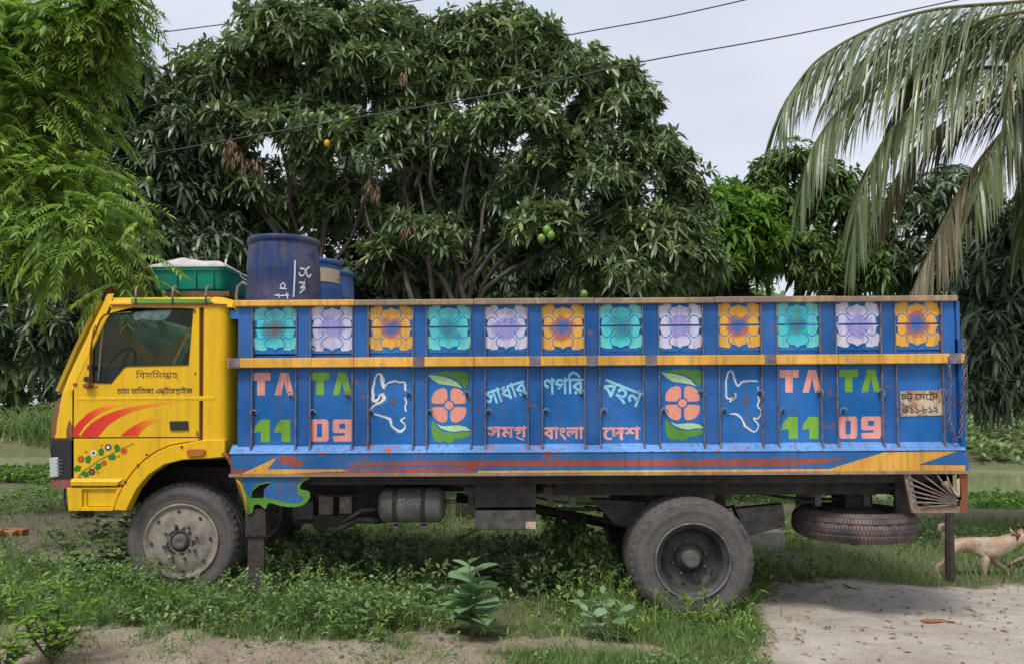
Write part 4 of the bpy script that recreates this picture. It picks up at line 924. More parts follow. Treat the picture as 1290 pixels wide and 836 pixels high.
# arch flare, step panel
fl_o = [(283, 553), (252, 554), (234, 557.5), (214, 561), (197, 568.5), (182, 579), (168, 593), (156, 610), (150, 622), (146, 632), (143, 642), (158, 643), (163, 632), (171, 616), (186, 598), (206, 584.5), (230, 578.5), (264, 577), (283, 575)]
fl_ = slab('wheel_arch', [cq(fl_o, .03)], .035, YC+.08, M['yellow'], truck, .006)
bevel(slab('indicator', [cq([(235, 567), (238, 565), (256, 564.5), (258.5, 567), (256, 574), (239, 575.5), (236, 573)], .02)], .012, .035, M['amber'], truck), .005)
for (u, v) in ((229, 562), (185, 572), (174, 585), (158, 606)): T(MB().lathe([(.012, -.004), (.008, -.012), (.001, -.013)], P(u, v, .035), n=7), 'rusty_bolt', M['rustedge'], parent=fl_)
slab('step_panel', [cq([(84, 613.5), (154, 613), (149, 622), (142, 643), (86, 643)]), cq([(103, 616), (147, 616), (138, 638), (103, 638)])], YC+.0, YC+.02, M['yellow'], truck, .004)
slab('step_recess', [cq([(100, 614), (150, 614), (141, 640), (100, 640)])], YC+.020, YC+.028, M['yellow'], truck)
p_ = [Q(103, 616), Q(147, 616), Q(138, 638), Q(103, 638)]
T(MB().add([(x, YC+.005, z) for x, z in p_]+[(x, YC+.021, z) for x, z in p_], [(0, 1, 5, 4), (1, 2, 6, 5), (2, 3, 7, 6), (3, 0, 4, 7)]), 'step_walls', M['yellow'])
T(MB().tube([P(82, 615, .1), P(81, 628, .12), P(84, 642, .12)], .008, 6), 'step_edge', M['dark'])
# wheel housing, floor, firewall, interior
T(MB().box(Q(95, 1)[0], xr1-.01, .12, YE-.05, Q(200, 576)[1], Q(200, 572)[1]), 'cab_floor', M['dark'])
T(MB().box(Q(88, 1)[0], Q(152, 1)[0], .14, .9, Q(100, 640)[1], Q(100, 575)[1]), 'front_well', M['dark'])
T(MB().box(Q(88, 1)[0], Q(110, 1)[0], .3, YE-.1, Q(100, 530)[1], Q(100, 485)[1]), 'dashboard', M['seat'])
T(MB().box(Q(205, 1)[0], Q(245, 1)[0], .35, .85, Q(200, 575)[1], Q(200, 520)[1]), 'seat_base', M['seat'])
bevel(T(MB().box(Q(232, 1)[0], Q(248, 1)[0], .35, .85, Q(200, 530)[1], Q(200, 440)[1]), 'seat_back', M['seat']), .03)
bevel(T(MB().box(Q(232, 1)[0], Q(248, 1)[0], 1.3, 1.8, Q(200, 530)[1], Q(200, 440)[1]), 'seat_back', M['seat']), .03)
T(MB().box(xr1-.05, xr1-.01, YC+.1, YE-.1, Q(200, 574)[1], Q(200, 388)[1]), 'rear_wall', M['dark'])
sw_c = Vector(P(152, 462, .5)); rg = [sw_c+Vector((.1*math.cos(t)*.8, .2*math.sin(t), .16*math.cos(t))) for t in np.linspace(0, 2*math.pi, 25)]
T(MB().tube(rg, .013, 6, cap=False).tube([sw_c, sw_c+Vector((-.25, 0, -.35))], .02, 6).tube([rg[0], sw_c, rg[12]], .01, 5), 'steering_wheel', M['black'], True)
T(MB().tube([P(150, 408, 1.2), P(140, 440, 1.2), P(130, 480, 1.2)], .02, 8), 'grab_bar', M['lime_metal'], True)
bevel(slab('headrest', [qs([(160, 425), (168, 422), (172, 430), (171, 445), (165, 446)], 1.5)], 1.5, 1.75, M['tarp'], truck), .01)
cl = smooth_path([(170, 391, 0), (168, 400, 0), (172, 403.5, 0), (180, 402, 0), (190, 403, 0), (200, 404, 0), (208, 402, 0), (214, 396, 0), (216, 390, 0)], 2)
slab('curtain', [[Q(p.x, p.y, YC+.026) for p in cl]], YC+.026, YC+.030, M['cloth'], truck)
# cab lettering and decals
lettering('lettering', ['িবস', 'িম', 'ল', ('ল', .62, -.40, -.14, True), 'া', 'হ'], 197.5, 471.5, 53, 12, 0, YC-.0015, M['brownink'], door, .0)
lettering('lettering', ['চাচা', ' ', 'ভা', 'িত', 'জা', ' ', 'এ', 'ন', ('ট', .6, -.38, -.2, True), 'টা', 'র', 'প', '~', 'াইজ'], 195, 491.5, 95, 11, .2, YC-.0015, M['ink'], door, .014)
zf = lambda u, v: (40+u/3.215, 480+v/3.215)
for pts in ([(167, 222), (167, 190), (195, 158), (225, 130), (262, 110), (300, 99), (335, 94), (370, 94), (330, 104), (290, 122), (250, 146), (215, 178), (185, 222)],
            [(195, 223), (215, 195), (245, 165), (290, 138), (350, 115), (430, 98), (520, 84), (612, 77), (530, 92), (450, 108), (400, 124), (350, 148), (310, 175), (268, 223)],
            [(360, 221), (385, 198), (412, 180), (445, 162), (490, 150), (530, 145), (500, 160), (465, 180), (445, 200), (430, 221)]):
    decal('painted_flame', [qs([zf(*q) for q in pts], YC-.002)], YC-.0015, M['flame'], door)
zv = lambda u, v: (80+u/7.167, 540+v/7.167)
yv = YC+.0005
T(MB().add([(Q(*zv(u, v), yv)[0], yv, Q(*zv(u, v), yv)[1]) for u, v in ((120, 440), (165, 380), (250, 325), (330, 265), (420, 225), (520, 170), (615, 133), (618, 140), (525, 180), (428, 235), (338, 275), (258, 335), (175, 390), (128, 446))],
    [(i, i+1, 12-i, 13-i) for i in range(6)]), 'painted_vine', M['decstem'], parent=dlow, fix=False)
for (u, v, rot) in ((125, 355, 150), (195, 407, 200), (222, 272, 100), (340, 205, 95), (313, 337, 130), (440, 252, 170), (483, 170, 80)):
    a = math.radians(rot); sh = [(math.cos(t)*36*(1-.1*math.cos(5*t)), math.sin(t)*26*(1-.15*math.cos(5*t))) for t in np.linspace(0, 2*math.pi, 22)[:-1]] 
    decal('painted_leaf', [qs([zv(u+x*math.cos(a)-y*math.sin(a), v+x*math.sin(a)+y*math.cos(a)) for x, y in sh], yv)], yv-.0006, M['decgreen'], dlow)
def disc(u, v, r, m, dy, wob=.1): decal('painted_bloom', [qs([zv(u+r*math.cos(t)*(1+wob*math.cos(6*t)), v+r*math.sin(t)*(1+wob*math.cos(6*t))) for t in np.linspace(0, 2*math.pi, 25)[:-1]], yv)], yv-dy, M[m], dlow)
for (u, v, r, m, m2) in ((158, 270, 30, 'decbrown', 'decorange'), (272, 215, 27, 'decwhite', 'decpurple'), (403, 163, 30, 'decpurple', 'decwhite'), (545, 193, 32, 'decorange', 'decbrown'), (365, 305, 24, 'decbrown', 'decorange'), (255, 385, 31, 'decpurple', 'decbrown')):
    disc(u, v, r, m, .0010); disc(u, v, r*.5, m2, .0015)
for (u, v) in ((205, 205), (343, 145), (497, 245), (310, 392), (150, 432), (620, 133)): disc(u, v, 9, 'decbrown' if u != 620 else 'decstem', .001)
rr_ = random.Random(5)
for (u, v, ra, rb) in ((96, 548, 5, 2.2), (112, 549, 3, 1.2), (245, 392, 2, 3.5), (249, 546, 2.2, 4), (88, 560, 1, 1), (150, 611, 6, 1.6), (100, 611, 4, 1.2), (136, 611, 3, 1), (95, 484, 3.5, 3), (121, 487, 2, 1.5), (246, 470, 1.4, 2.4)):
    pts = [(u+ra*math.cos(t)*rr_.uniform(.5, 1.2), v+rb*math.sin(t)*rr_.uniform(.5, 1.2)) for t in np.linspace(0, 2*math.pi, 15)[:-1]]
    if u > 91: decal('rust_spot', [qs(pts, YC-.001)], YC-.0012, M['rustedge'], door)
# roof hooks, horn cap
for u, dx in ((172, 0), (218.5, 3), (260.5, 3)):
    T(MB().tube([P(u-1, 383, .04), P(u-1, 368, .035), P(u, 363, .05), P(u+2, 361, .1), P(u+dx+2, 362, .16)], .010, 7), 'roof_hook', M['bare'], True)
T(MB().tube([P(299, 388, .1), P(298, 372, .1), P(300, 361, .1), P(306, 356, .1), P(312, 360, .1)], .014, 7), 'roof_hook', M['bare'], True)
T(MB().lathe([(.001, .05), (.04, .048), (.048, .03), (.042, .0), (.045, -.02), (.001, -.02)], P(136.5, 367, .3), 'Z', 16), 'roof_lamp', M['wood'], True)
T(MB().box(Q(284, 393)[0], Q(297, 393)[0], .1, .14, Q(290, 400)[1], Q(290, 389)[1]), 'mount_bracket', M['blue'])
T(MB().tube([P(284, 545, .25), P(290, 541, .25), P(289, 555, .3), P(288, 575, .3)], .02, 7), 'snorkel_pipe', M['dark'], True)
T(MB().box(xr1+.03, X0-.03, .3, 2.0, zc0-.1, 2.3), 'cab_guard', M['wood'])
# ================================================================== ROOF LOAD AND DRUMS
yt0, yt1 = .45, 1.45
tray = thing('plastic_tray', P(240, 366, .9), 'teal plastic tray under a pale tarpaulin, lashed on the cab roof', 'tray')
a, b = Q(186, 350, yt0)[0], Q(284, 350, yt0)[0]; z0, z1 = Q(240, 368, yt0)[1], Q(240, 337, yt0)[1]
def ring(x0, x1, y0, y1, z, r, n=6):
    out = []
    for cx, cy, s in ((x1-r, y0+r, -90), (x1-r, y1-r, 0), (x0+r, y1-r, 90), (x0+r, y0+r, 180)):
        out += [(cx+r*math.cos(math.radians(s+90*i/n)), cy+r*math.sin(math.radians(s+90*i/n)), z) for i in range(n+1)]
    return out
def stack(rings, name, mat, parent, smooth=True):
    k = len(rings[0]); mb = MB().add([p for r in rings for p in r], [(i*k+j, i*k+(j+1) % k, (i+1)*k+(j+1) % k, (i+1)*k+j) for i in range(len(rings)-1) for j in range(k)])
    mb.f += [tuple(range(k))[::-1]]; mb.m += [0]; return mb.obj(name, mat, parent, smooth)
hh = z1-z0
stack([ring(a+.05, b-.05, yt0+.05, yt1-.05, z0, .08), ring(a+.02, b-.02, yt0+.02, yt1-.02, z0+.03, .09), ring(a+.005, b-.005, yt0+.005, yt1-.005, z1-.03, .09), ring(a-.01, b+.01, yt0-.01, yt1+.01, z1-.025, .1), ring(a-.01, b+.01, yt0-.01, yt1+.01, z1, .1), ring(a+.01, b-.01, yt0+.01, yt1-.01, z1, .08), ring(a+.02, b-.02, yt0+.02, yt1-.02, z1-.05, .08)], 'tray_body', M['teal'], tray, False)
for px in (222, 246, 268): x = Q(px, 350, yt0)[0]; MB().box(x-.006, x+.006, yt0-.006, yt0+.02, z0+.03, z1-.03).obj('rib', M['teal'], tray)
MB().tube([(b+.02, yt0+.3, z1), (b+.06, yt0+.2, z1-.05), (b+.2, yt0+.1, z1-.14), (X0+.05, yt0, zt1+.04)], .008, 5).obj('lashing_rope', M['bare'], tray, True)
# boards under the tray
for k, (y0, y1) in enumerate(((.4, .62), (.8, 1.0), (1.2, 1.4))):
    o = MB().box(a+.15, b+.05, y0, y1, top_z if False else z0-.045, z0-.002).obj('wooden_board', M['wood']); bevel(o, .004)
    tag(o, ['weathered board lying on the cab roof, frontmost under the teal tray', 'weathered board lying on the cab roof, middle one under the teal tray', 'weathered board lying on the cab roof, rearmost under the teal tray'][k], 'board', 'boards under the tray')
gx = np.linspace(a-.01, b+.0, 40); gy = np.linspace(yt0-.02, yt1+.02, 26); GX, GY = np.meshgrid(gx, gy)
ed = np.minimum(np.minimum(GX-gx[0], gx[-1]-GX), np.minimum(GY-gy[0], gy[-1]-GY))
GZ = z1+.004 + np.clip(ed/.12, 0, 1)**.6*(.018+fbm(GX, GY, 5, 21)*.085+.03*np.exp(-((GX-(a+(b-a)*.38))/.15)**2))
tv_ = np.stack([GX, GY, GZ], -1).reshape(-1, 3); jj = (np.arange(25)[:, None]*40+np.arange(39)[None]).ravel()
tp_ = link('tarpaulin', npmesh('tarp', tv_, np.stack([jj, jj+1, jj+41, jj+40], 1)), M['tarp'], None, True)
so = tp_.modifiers.new('thick', 'SOLIDIFY'); so.thickness = .006; tag(tp_, 'crumpled pale grey tarpaulin lying over the teal tray', 'tarpaulin')
def drum(px_r, py_r, D, lab, mat, R=.297, hz=.93):
    Y = D-6.25; p = P(px_r, py_r, Y); c = Vector((p.x-R, p.y, p.z-hz))
    t = thing('plastic_drum', c, lab, 'drum', 'blue drums standing in the cargo bed')
    pr = [(.001, 0), (R*.86, 0), (R*.93, .02), (R*.95, .06), (R*.99, .25), (R*1.0, .27), (R*.985, .29), (R*1.0, .45), (R*.985, .63), (R*1.0, .65), (R*.99, .67), (R*.94, .86), (R*.93, .885)]
    MB().lathe([(r, z) for r, z in pr], c, 'Z', 56, warp=lambda q, j: 1+.008*math.sin(j*.7+q)).obj('drum_body', mat, t, True)
    MB().lathe([(R*.93, .88), (R*.975, .885), (R*.98, .915), (R*.96, .93), (R*.92, .93), (R*.91, .90), (.001, .895)], c, 'Z', 56).obj('rim_band', mat, t, True)
    return t, c
d1, c1 = drum(403, 303, 6.66, 'large dark blue drum with white chalk marks, nearest to the camera side', M['drum'], .305)
def drummark(pts, wd, c, R, t, nm='painted_mark'):
    """brush stroke that follows the drum's wall; pts in px on the drum front"""
    pp = [(p.x, p.y) for p in smooth_path([(*q, 0) for q in pts], 4)]; r_ = ribbon(pp, wd); n = len(pp); vs = []
    for u, v in r_:
        x, z = Q(u, v, c.y-R); dx = max(-R*.98, min(R*.98, x-c.x)); y = c.y-math.sqrt((R+.003)**2-dx*dx)
        x, z = Q(u, v, y); dx = max(-R*.98, min(R*.98, x-c.x)); vs.append((c.x+dx, c.y-math.sqrt((R+.003)**2-dx*dx), z))
    MB().add(vs, [(i, i+1, 2*n-2-i, 2*n-1-i) for i in range(n-1)]).obj(nm, M['white'], t, fix=False)
zd = lambda u, v: (180+u/4.448, 280+v/4.448)
for pts, w in (([(855, 215), (853, 300), (846, 420)], 1.1), ([(785, 340), (798, 355), (785, 372), (770, 358), (785, 340)], .7), ([(765, 372), (808, 374)], .6), ([(740, 408), (775, 412), (820, 408)], .8), ([(760, 400), (765, 425)], .6), ([(805, 395), (812, 430)], .7),
               ([(885, 262), (915, 270), (925, 290), (905, 305), (885, 300), (880, 285)], 1.0), ([(950, 260), (935, 285), (945, 320), (955, 300)], .8), ([(880, 340), (920, 350), (890, 372), (925, 372), (885, 400)], 1.1), ([(925, 330), (928, 395)], .9)):
    drummark([zd(*q) for q in pts], w, c1, .305, d1)
d2, c2 = drum(430.5, 330, 7.52, 'middle blue drum with a torn label, partly hidden by the largest drum', M['drum2'])
o = MB().add([(c2.x+.30*math.sin(t), c2.y-.30*math.cos(t), z) for z in (Q(420, 358, 1.2)[1], Q(420, 341, 1.2)[1]) for t in np.linspace(.35, 1.35, 9)], [(i, i+1, i+10, i+9) for i in range(8)]).obj('torn_label', M['plate'], d2, fix=False)
d3, c3 = drum(446.5, 344, 8.1, 'small looking blue drum at the far side, rightmost of the three drums', M['drum2'])
for c in (c1, c2, c3):
    pass
# ================================================================== OVERHEAD WIRES
for pts, lab in (([(150, 50, 9), (190, 43, 9), (330, 25, 8.5), (480, 8, 8), (640, -18, 7.5)], 'thin dark overhead wire crossing the sky top left'),
                 ([(300, 108, 8), (520, 82, 7.5), (730, 42, 7), (850, 20, 6.5), (1000, -14, 6)], 'upper dark overhead wire crossing open sky above the mango tree'),
                 ([(110, 209, 2.2), (265, 181, 2.2), (440, 150, 2.2), (640, 116, 2.2), (800, 80, 2.2), (1000, 44, 2.2), (1180, 6, 2.2), (1300, -20, 2.2)], 'long overhead wire running in front of the mango crown')):
    tag(MB().tube(smooth_path([P(*p) for p in pts], 6), .011 if pts[0][2] > 5 else .0075, 5).obj('overhead_wire', M['wire'], None, True), lab, 'wire', 'overhead wires')

# ================================================================== TREES
def tree(name, px, Y, lab, group=None, z=None):
    p = P(px, 500, Y); return thing(name, (p.x, Y, gh(p.x, Y)), lab, 'tree', group)
def fruit(parent, px, py, Y, r, mat, lab=None):
    p = P(px, py, Y); o = MB().lathe([(r*math.sin(t)*(1+.08*math.cos(t)), r*1.25*math.cos(t)) for t in np.linspace(.01, math.pi-.01, 11)], p, 'Z', 14).obj('mango', mat, parent, True)
    if lab: o['label'] = lab
def dry(parent, spots, Y):
    C, A = [], []
    for px, py, n, s in spots:
        for _ in range(n):
            C.append(P(px+random.gauss(0, s), py+random.gauss(0, s*.9), Y+random.gauss(0, .05))); A.append((random.gauss(0, .3), random.gauss(0, .3), -1))
    c, d = whorls(np.array(C), np.array(A, float), 6, (.1, .9)); leaves('dry_leaf_cluster', c, d, rng.uniform(.06, .15, len(c)), .018, M['leaf_dry'], parent, .3, None, 'stuff')
GM = 'mango trees behind the truck'
# A: left-centre mango
tA = tree('mango_tree', 400, 5, 'tall dark green mango tree behind the cab and drums, yellow mango in it', GM)
bA = [B(390, 85, 5, 115, 75), B(310, 120, 5, 85, 75), B(470, 105, 5, 90, 88), B(270, 150, 5, 48, 75), B(345, 185, 4.8, 90, 62), B(440, 190, 4.6, 80, 55), B(300, 255, 5.2, 80, 55), B(420, 25, 5, 50, 22), B(500, 60, 5, 50, 45), B(345, 25, 5, 40, 18), B(520, 170, 4.9, 60, 60), B(240, 290, 5.2, 60, 50), B(310, 320, 5.4, 60, 40), B(450, 270, 5.5, 70, 50, None, .5), B(380, 280, 5.6, 60, 50, None, .35), B(550, 260, 5.5, 60, 50, None, .35)]
crown(tA, bA, 520, 14, 12, .185, .044, M['leaf_mango'], .30, .28)
base = tA.location
MB().tube([(base.x, 5, base.z-.2), (base.x-.05, 5, base.z+.6), (base.x+.02, 5, base.z+1.2)], [.2, .16, .14], 10).obj('trunk', M['bark'], tA, True)
for pts in ([(400, 385), (405, 300), (398, 210), (400, 110)], [(395, 385), (350, 300), (300, 220), (280, 150)], [(405, 380), (440, 300), (470, 220), (480, 120)], [(402, 385), (410, 290), (438, 200), (430, 100)], [(398, 380), (370, 280), (360, 190), (350, 90)], [(398, 390), (330, 310), (250, 240), (235, 180)], [(405, 385), (385, 330), (330, 260)], [(404, 390), (460, 330), (500, 300)]):
    limb(tA, [(base.x+random.uniform(-.1, .1), 5, base.z+.9)] + [P(u, v, 4.7+random.uniform(-.4, .4)) for u, v in pts], .046, .012, M['bark'])
fruit(tA, 412, 181, 3.9, .042, M['mango_y'], 'ripe yellow mango'); fruit(tA, 437, 151, 3.8, .04, M['mango_g'])
dry(tA, [(285, 182, 10, 9), (300, 205, 12, 10), (325, 215, 8, 9), (470, 235, 6, 6)], 3.8)
# B: right-centre mango
tB = tree('mango_tree', 600, 5, 'broad mango tree behind the cargo bed with many slanting limbs', GM)
bB = [B(645, 75, 5, 75, 55), B(700, 120, 5, 95, 65), B(590, 110, 5, 70, 80), B(770, 180, 5, 75, 70), B(820, 230, 5, 55, 60), B(850, 270, 5, 32, 45), B(640, 180, 4.7, 90, 60), B(720, 240, 4.6, 90, 50), B(800, 310, 4.7, 65, 50), B(720, 320, 5, 80, 45), B(600, 40, 5, 40, 25), B(780, 120, 5, 38, 40), B(560, 200, 4.9, 50, 50), B(645, 35, 5, 40, 24), B(510, 340, 5.4, 40, 40, None, .3), B(620, 330, 5.6, 60, 40, None, .4), B(860, 330, 4.8, 40, 45), B(680, 290, 4.2, 40, 30, None, .15), B(780, 350, 4.6, 70, 30, None, .3), B(490, 320, 4.3, 25, 20, None, .06), B(590, 250, 5.6, 70, 50, None, .4), B(600, 300, 4.4, 70, 40, None, .06), B(530, 290, 4.4, 40, 40, None, .04)]
crown(tB, bB, 560, 14, 12, .185, .044, M['leaf_mango'], .30, .28)
base = tB.location
MB().tube([(base.x, 5, base.z-.2), (base.x, 5, base.z+.5), (base.x+.03, 5, base.z+1.0)], [.24, .19, .17], 10).obj('trunk', M['bark'], tB, True)
for pts in ([(600, 385), (650, 310), (690, 250), (730, 180)], [(590, 380), (620, 320), (670, 260), (680, 160)], [(600, 388), (680, 320), (760, 270), (820, 220)], [(590, 385), (560, 300), (545, 230), (540, 130)], [(570, 385), (530, 320), (510, 240), (500, 150)], [(560, 385), (575, 290), (590, 210), (600, 100)], [(545, 385), (540, 300), (525, 200)], [(530, 388), (500, 330), (470, 290), (455, 240)], [(575, 385), (600, 330), (610, 260), (640, 200)], [(520, 385), (515, 300), (508, 200)], [(500, 388), (520, 330), (560, 280)]):
    limb(tB, [(base.x+random.uniform(-.3, .3), 5, base.z+.7)] + [P(u, v, 4.4+random.uniform(-.3, .5)) for u, v in pts], .046, .012, M['bark'])
for u, v in ((682, 301), (689, 290), (694, 297)): fruit(tB, u, v, 3.6, .05, M['mango_g'], 'pale green mango in a cluster of three')
fruit(tB, 736, 371, 3.6, .045, M['mango_g'])
dry(tB, [(505, 285, 7, 9), (470, 240, 5, 6), (515, 95, 3, 6)], 3.9)
# C: dark left mango
tC = tree('mango_tree', 125, 4.2, 'very dark mango tree at the left, its foliage hanging down beside the cab', GM)
bC = [B(130, 235, 4.2, 95, 70), B(215, 270, 4.4, 75, 80), B(60, 310, 4.2, 80, 90), B(170, 330, 4.0, 110, 60), B(30, 430, 3.6, 60, 60), B(95, 420, 3.9, 40, 60), B(250, 340, 4.4, 60, 50), B(205, 180, 4.4, 55, 55), B(20, 200, 4.2, 60, 100), B(120, 100, 4.6, 80, 70)]
crown(tC, bC, 300, 12, 12, .20, .046, M['leaf_dark'], .33, .55, low=-.7)
base = tC.location
MB().tube([(base.x-.2, 4.2, base.z-.2), (base.x-.2, 4.2, base.z+.6), P(88, 440, 4.2), P(78, 390, 4.2), P(105, 325, 4.2), P(150, 240, 4.2)], [.15, .14, .12, .11, .09, .05], 10).obj('trunk', M['bark2'], tC, True)
for pts in ([(70, 400), (30, 330), (10, 230)], [(80, 380), (130, 350), (190, 320), (250, 330)], [(100, 330), (170, 280), (230, 230)], [(60, 420), (20, 440), (-20, 450)]):
    limb(tC, [P(u, v, 4.1) for u, v in pts], .05, .018, M['bark2'])
fruit(tC, 162, 237, 3.3, .042, M['mango_g']); fruit(tC, 188, 227, 3.3, .038, M['mango_g'])
tC2 = tree('mango_tree', 175, 5.2, 'brighter mango crown seen between the feathery tree and the tall mango', GM)
crown(tC2, [B(175, 140, 5.2, 45, 45), B(200, 185, 5.2, 45, 45), B(120, 100, 5.2, 60, 50)], 90, 12, 12, .2, .05, M['leaf_mango_b'], .32, .45)
MB().tube([tuple(tC2.location+Vector((0, 0, -.2))), P(185, 400, 5.3), P(185, 250, 5.3), P(180, 150, 5.2)], [.14, .11, .08, .04], 8).obj('trunk', M['bark2'], tC2, True)
# feathery tree near the camera, top left
tD = tree('feathery_tree', -40, .9, 'feathery bright green tree overhanging the cab roof from the left edge')
def sprays(parent, blobs, n, mat, L=.36, ll=.088, lw=.022, name='foliage', hang=.6):
    C, A, K = clumps(blobs, n, 7, .22, .25, -.9); n = len(C)
    ax = unit(A*.5+rng.normal(0, .6, A.shape)+np.array([.25, -.1, -hang*.6])); side = unit(np.cross(ax, rng.normal(0, .4, ax.shape)+np.array([0, 0, 1.0])))
    cs, ds, rr = [], [], []
    for i in range(11):
        t = (i+1)/11; cc = C + ax*L*t + np.array([0, 0, -1])*L*.45*t*t
        for sg in (-1, 1):
            cs.append(cc); ds.append(side*sg*.8+ax*.65+np.array([0, 0, -.35])); rr.append(np.clip(K*.5+rng.random(n)*.5, 0, 1))
    cs.append(C+ax*L+np.array([0, 0, -.45*L])); ds.append(ax+np.array([0, 0, -.6])); rr.append(K)
    c = np.concatenate(cs); d = np.concatenate(ds); leaves(name, c, d, rng.uniform(.8, 1.2, len(c))*ll, lw, mat, parent, .3, np.concatenate(rr))
    # thin leaf stalks
    k = len(C); o = C; e = C+ax*L+np.array([0, 0, -.45*L]); m_ = (o+e)/2+np.array([0, 0, .05*L]); s = side*.0016
    v = np.stack([o-s, o+s, m_-s, m_+s, e-s, e+s], 1).reshape(-1, 3); b_ = np.arange(k)[:, None]*6
    f = np.concatenate([b_+np.array([[0, 1, 3, 2]]), b_+np.array([[2, 3, 5, 4]])]); link('leaf_stalks', npmesh('stalks', v, f), M['stem'], parent)['kind'] = 'stuff'
sprays(tD, [B(15, 30, 1.1, 60, 35), B(75, 40, 1.0, 45, 22), B(30, 90, 1.0, 55, 22), B(95, 85, 1.2, 40, 14), B(40, 140, 1.0, 60, 22), B(100, 150, 1.3, 40, 12), B(20, 200, .9, 50, 26), B(80, 225, .8, 50, 18), B(50, 262, .75, 55, 20), B(118, 268, .6, 42, 16), B(85, 302, .6, 45, 14), B(142, 306, .45, 24, 12), B(20, 315, .9, 35, 22), B(168, 335, .35, 12, 16), B(150, 5, 1.0, 26, 6, None, .03), B(120, 18, 1.0, 26, 10, None, .06)], 215, M['leaf_feather'])
MB().tube([tuple(tD.location+Vector((-.3, 0, -.2))), P(-60, 400, 1.1), P(-30, 250, 1.1), P(40, 130, 1.1), P(100, 60, 1.0), P(135, -10, 1.0)], [.16, .14, .11, .04, .03, .018], 9).obj('trunk', M['bark2'], tD, True)
for pts in ([(-30, 250), (40, 240), (100, 255), (150, 300)], [(0, 180), (60, 180), (120, 190)], [(20, 150), (80, 120), (150, 130)], [(60, 105), (120, 85), (180, 20)], [(-30, 260), (10, 270), (50, 300)]):
    limb(tD, [P(u, v, 1.0) for u, v in pts], .02, .006, M['bark2'], wob=.01)
# right background trees
GR = 'trees beyond the rear of the truck'
tE = tree('leafy_tree', 905, 6.5, 'bright yellow green young tree just right of the large mango crown', GR)
crown(tE, [B(900, 270, 6.5, 40, 40), B(920, 320, 6.3, 55, 50), B(870, 340, 6.5, 45, 45), B(950, 280, 6.6, 40, 40)], 90, 12, 11, .2, .06, M['leaf_bright'], .34, .45)
MB().tube([tuple(tE.location+Vector((0, 0, -.2))), P(905, 400, 6.5), P(908, 300, 6.5)], [.09, .07, .04], 8).obj('trunk', M['bark2'], tE, True)
tF = tree('leafy_tree', 1010, 7, 'mid green tree with light new leaves on top, left of the palm fronds', GR)
crown(tF, [B(1000, 240, 7, 55, 50), B(960, 260, 7, 45, 38), B(1040, 290, 7, 60, 55), B(980, 330, 6.8, 70, 50), B(1060, 345, 6.8, 60, 45)], 150, 12, 11, .21, .055, M['leaf_mango_b'], .34, .5)
MB().tube([tuple(tF.location+Vector((0, 0, -.2))), P(1008, 420, 7), P(1005, 300, 7)], [.14, .11, .05], 8).obj('trunk', M['bark2'], tF, True)
tG = tree('leafy_tree', 1150, 7.5, 'dark tree standing behind the palm fronds above the tail gate', GR)
crown(tG, [B(1140, 285, 7.5, 75, 50), B(1200, 260, 7.5, 60, 45), B(1110, 350, 7.2, 70, 45), B(1190, 350, 7.2, 70, 60), B(1150, 430, 7.2, 50, 40)], 170, 12, 11, .2, .05, M['leaf_dark'], .34, .55)
MB().tube([tuple(tG.location+Vector((0, 0, -.2))), P(1150, 420, 7.5), P(1150, 300, 7.5)], [.14, .11, .05], 8).obj('trunk', M['bark2'], tG, True)
tH = tree('leafy_tree', 1330, 4.5, 'dark glossy tree at the right edge with leaves hanging to the pond view', GR)
crown(tH, [B(1275, 330, 4.5, 60, 70), B(1260, 430, 4.3, 45, 60), B(1300, 470, 4.2, 50, 45), B(1240, 480, 4.4, 28, 35), B(1340, 380, 4.5, 70, 90)], 150, 12, 12, .21, .05, M['leaf_dark'], .33, .65, low=-.9)
MB().tube([tuple(tH.location+Vector((.6, 0, -.2))), P(1380, 450, 4.6), P(1330, 380, 4.5), P(1290, 330, 4.5)], [.16, .13, .08, .04], 8).obj('trunk', M['bark2'], tH, True)
# second row closing the view under the crowns
GB = 'dark trees of the second row behind the mango trees'
for i, (px, Y, lab) in enumerate(((-50, 7.5, 'dark tree of the second row, leftmost, behind the dark mango'), (260, 8, 'dark tree of the second row behind the roof tray'), (470, 8.5, 'dark tree of the second row right behind the drums'), (680, 8.5, 'dark tree of the second row behind the slanting limbs'), (840, 8, 'dark tree of the second row at the right foot of the large mango'), (1330, 8.3, 'dark tree of the second row behind the right edge tree'))):
    t = tree('leafy_tree', px, Y, lab, GB)
    bl = [B(px, 250, Y, 100, 80), B(px-60, 330, Y, 80, 70), B(px+60, 330, Y, 80, 70), B(px, 400, Y-.3, 100, 55), B(px+random.uniform(-20, 20), 455, Y-.3, 90, 36)]
    bl += [B(px+30, 330, Y, 90, 60), B(px-40, 370, Y, 90, 50)]
    if px > 800: bl = bl[1:]
    if px < 0: bl = bl[:3]
    crown(t, bl, 200, 12, 10, .26, .07, M['leaf_dark'], .42, .5, .3, low=-.9)
    MB().tube([tuple(t.location+Vector((0, 0, -.2))), P(px, 420, Y), P(px+8, 300, Y)], [.15, .12, .06], 8).obj('trunk', M['bark2'], t, True)
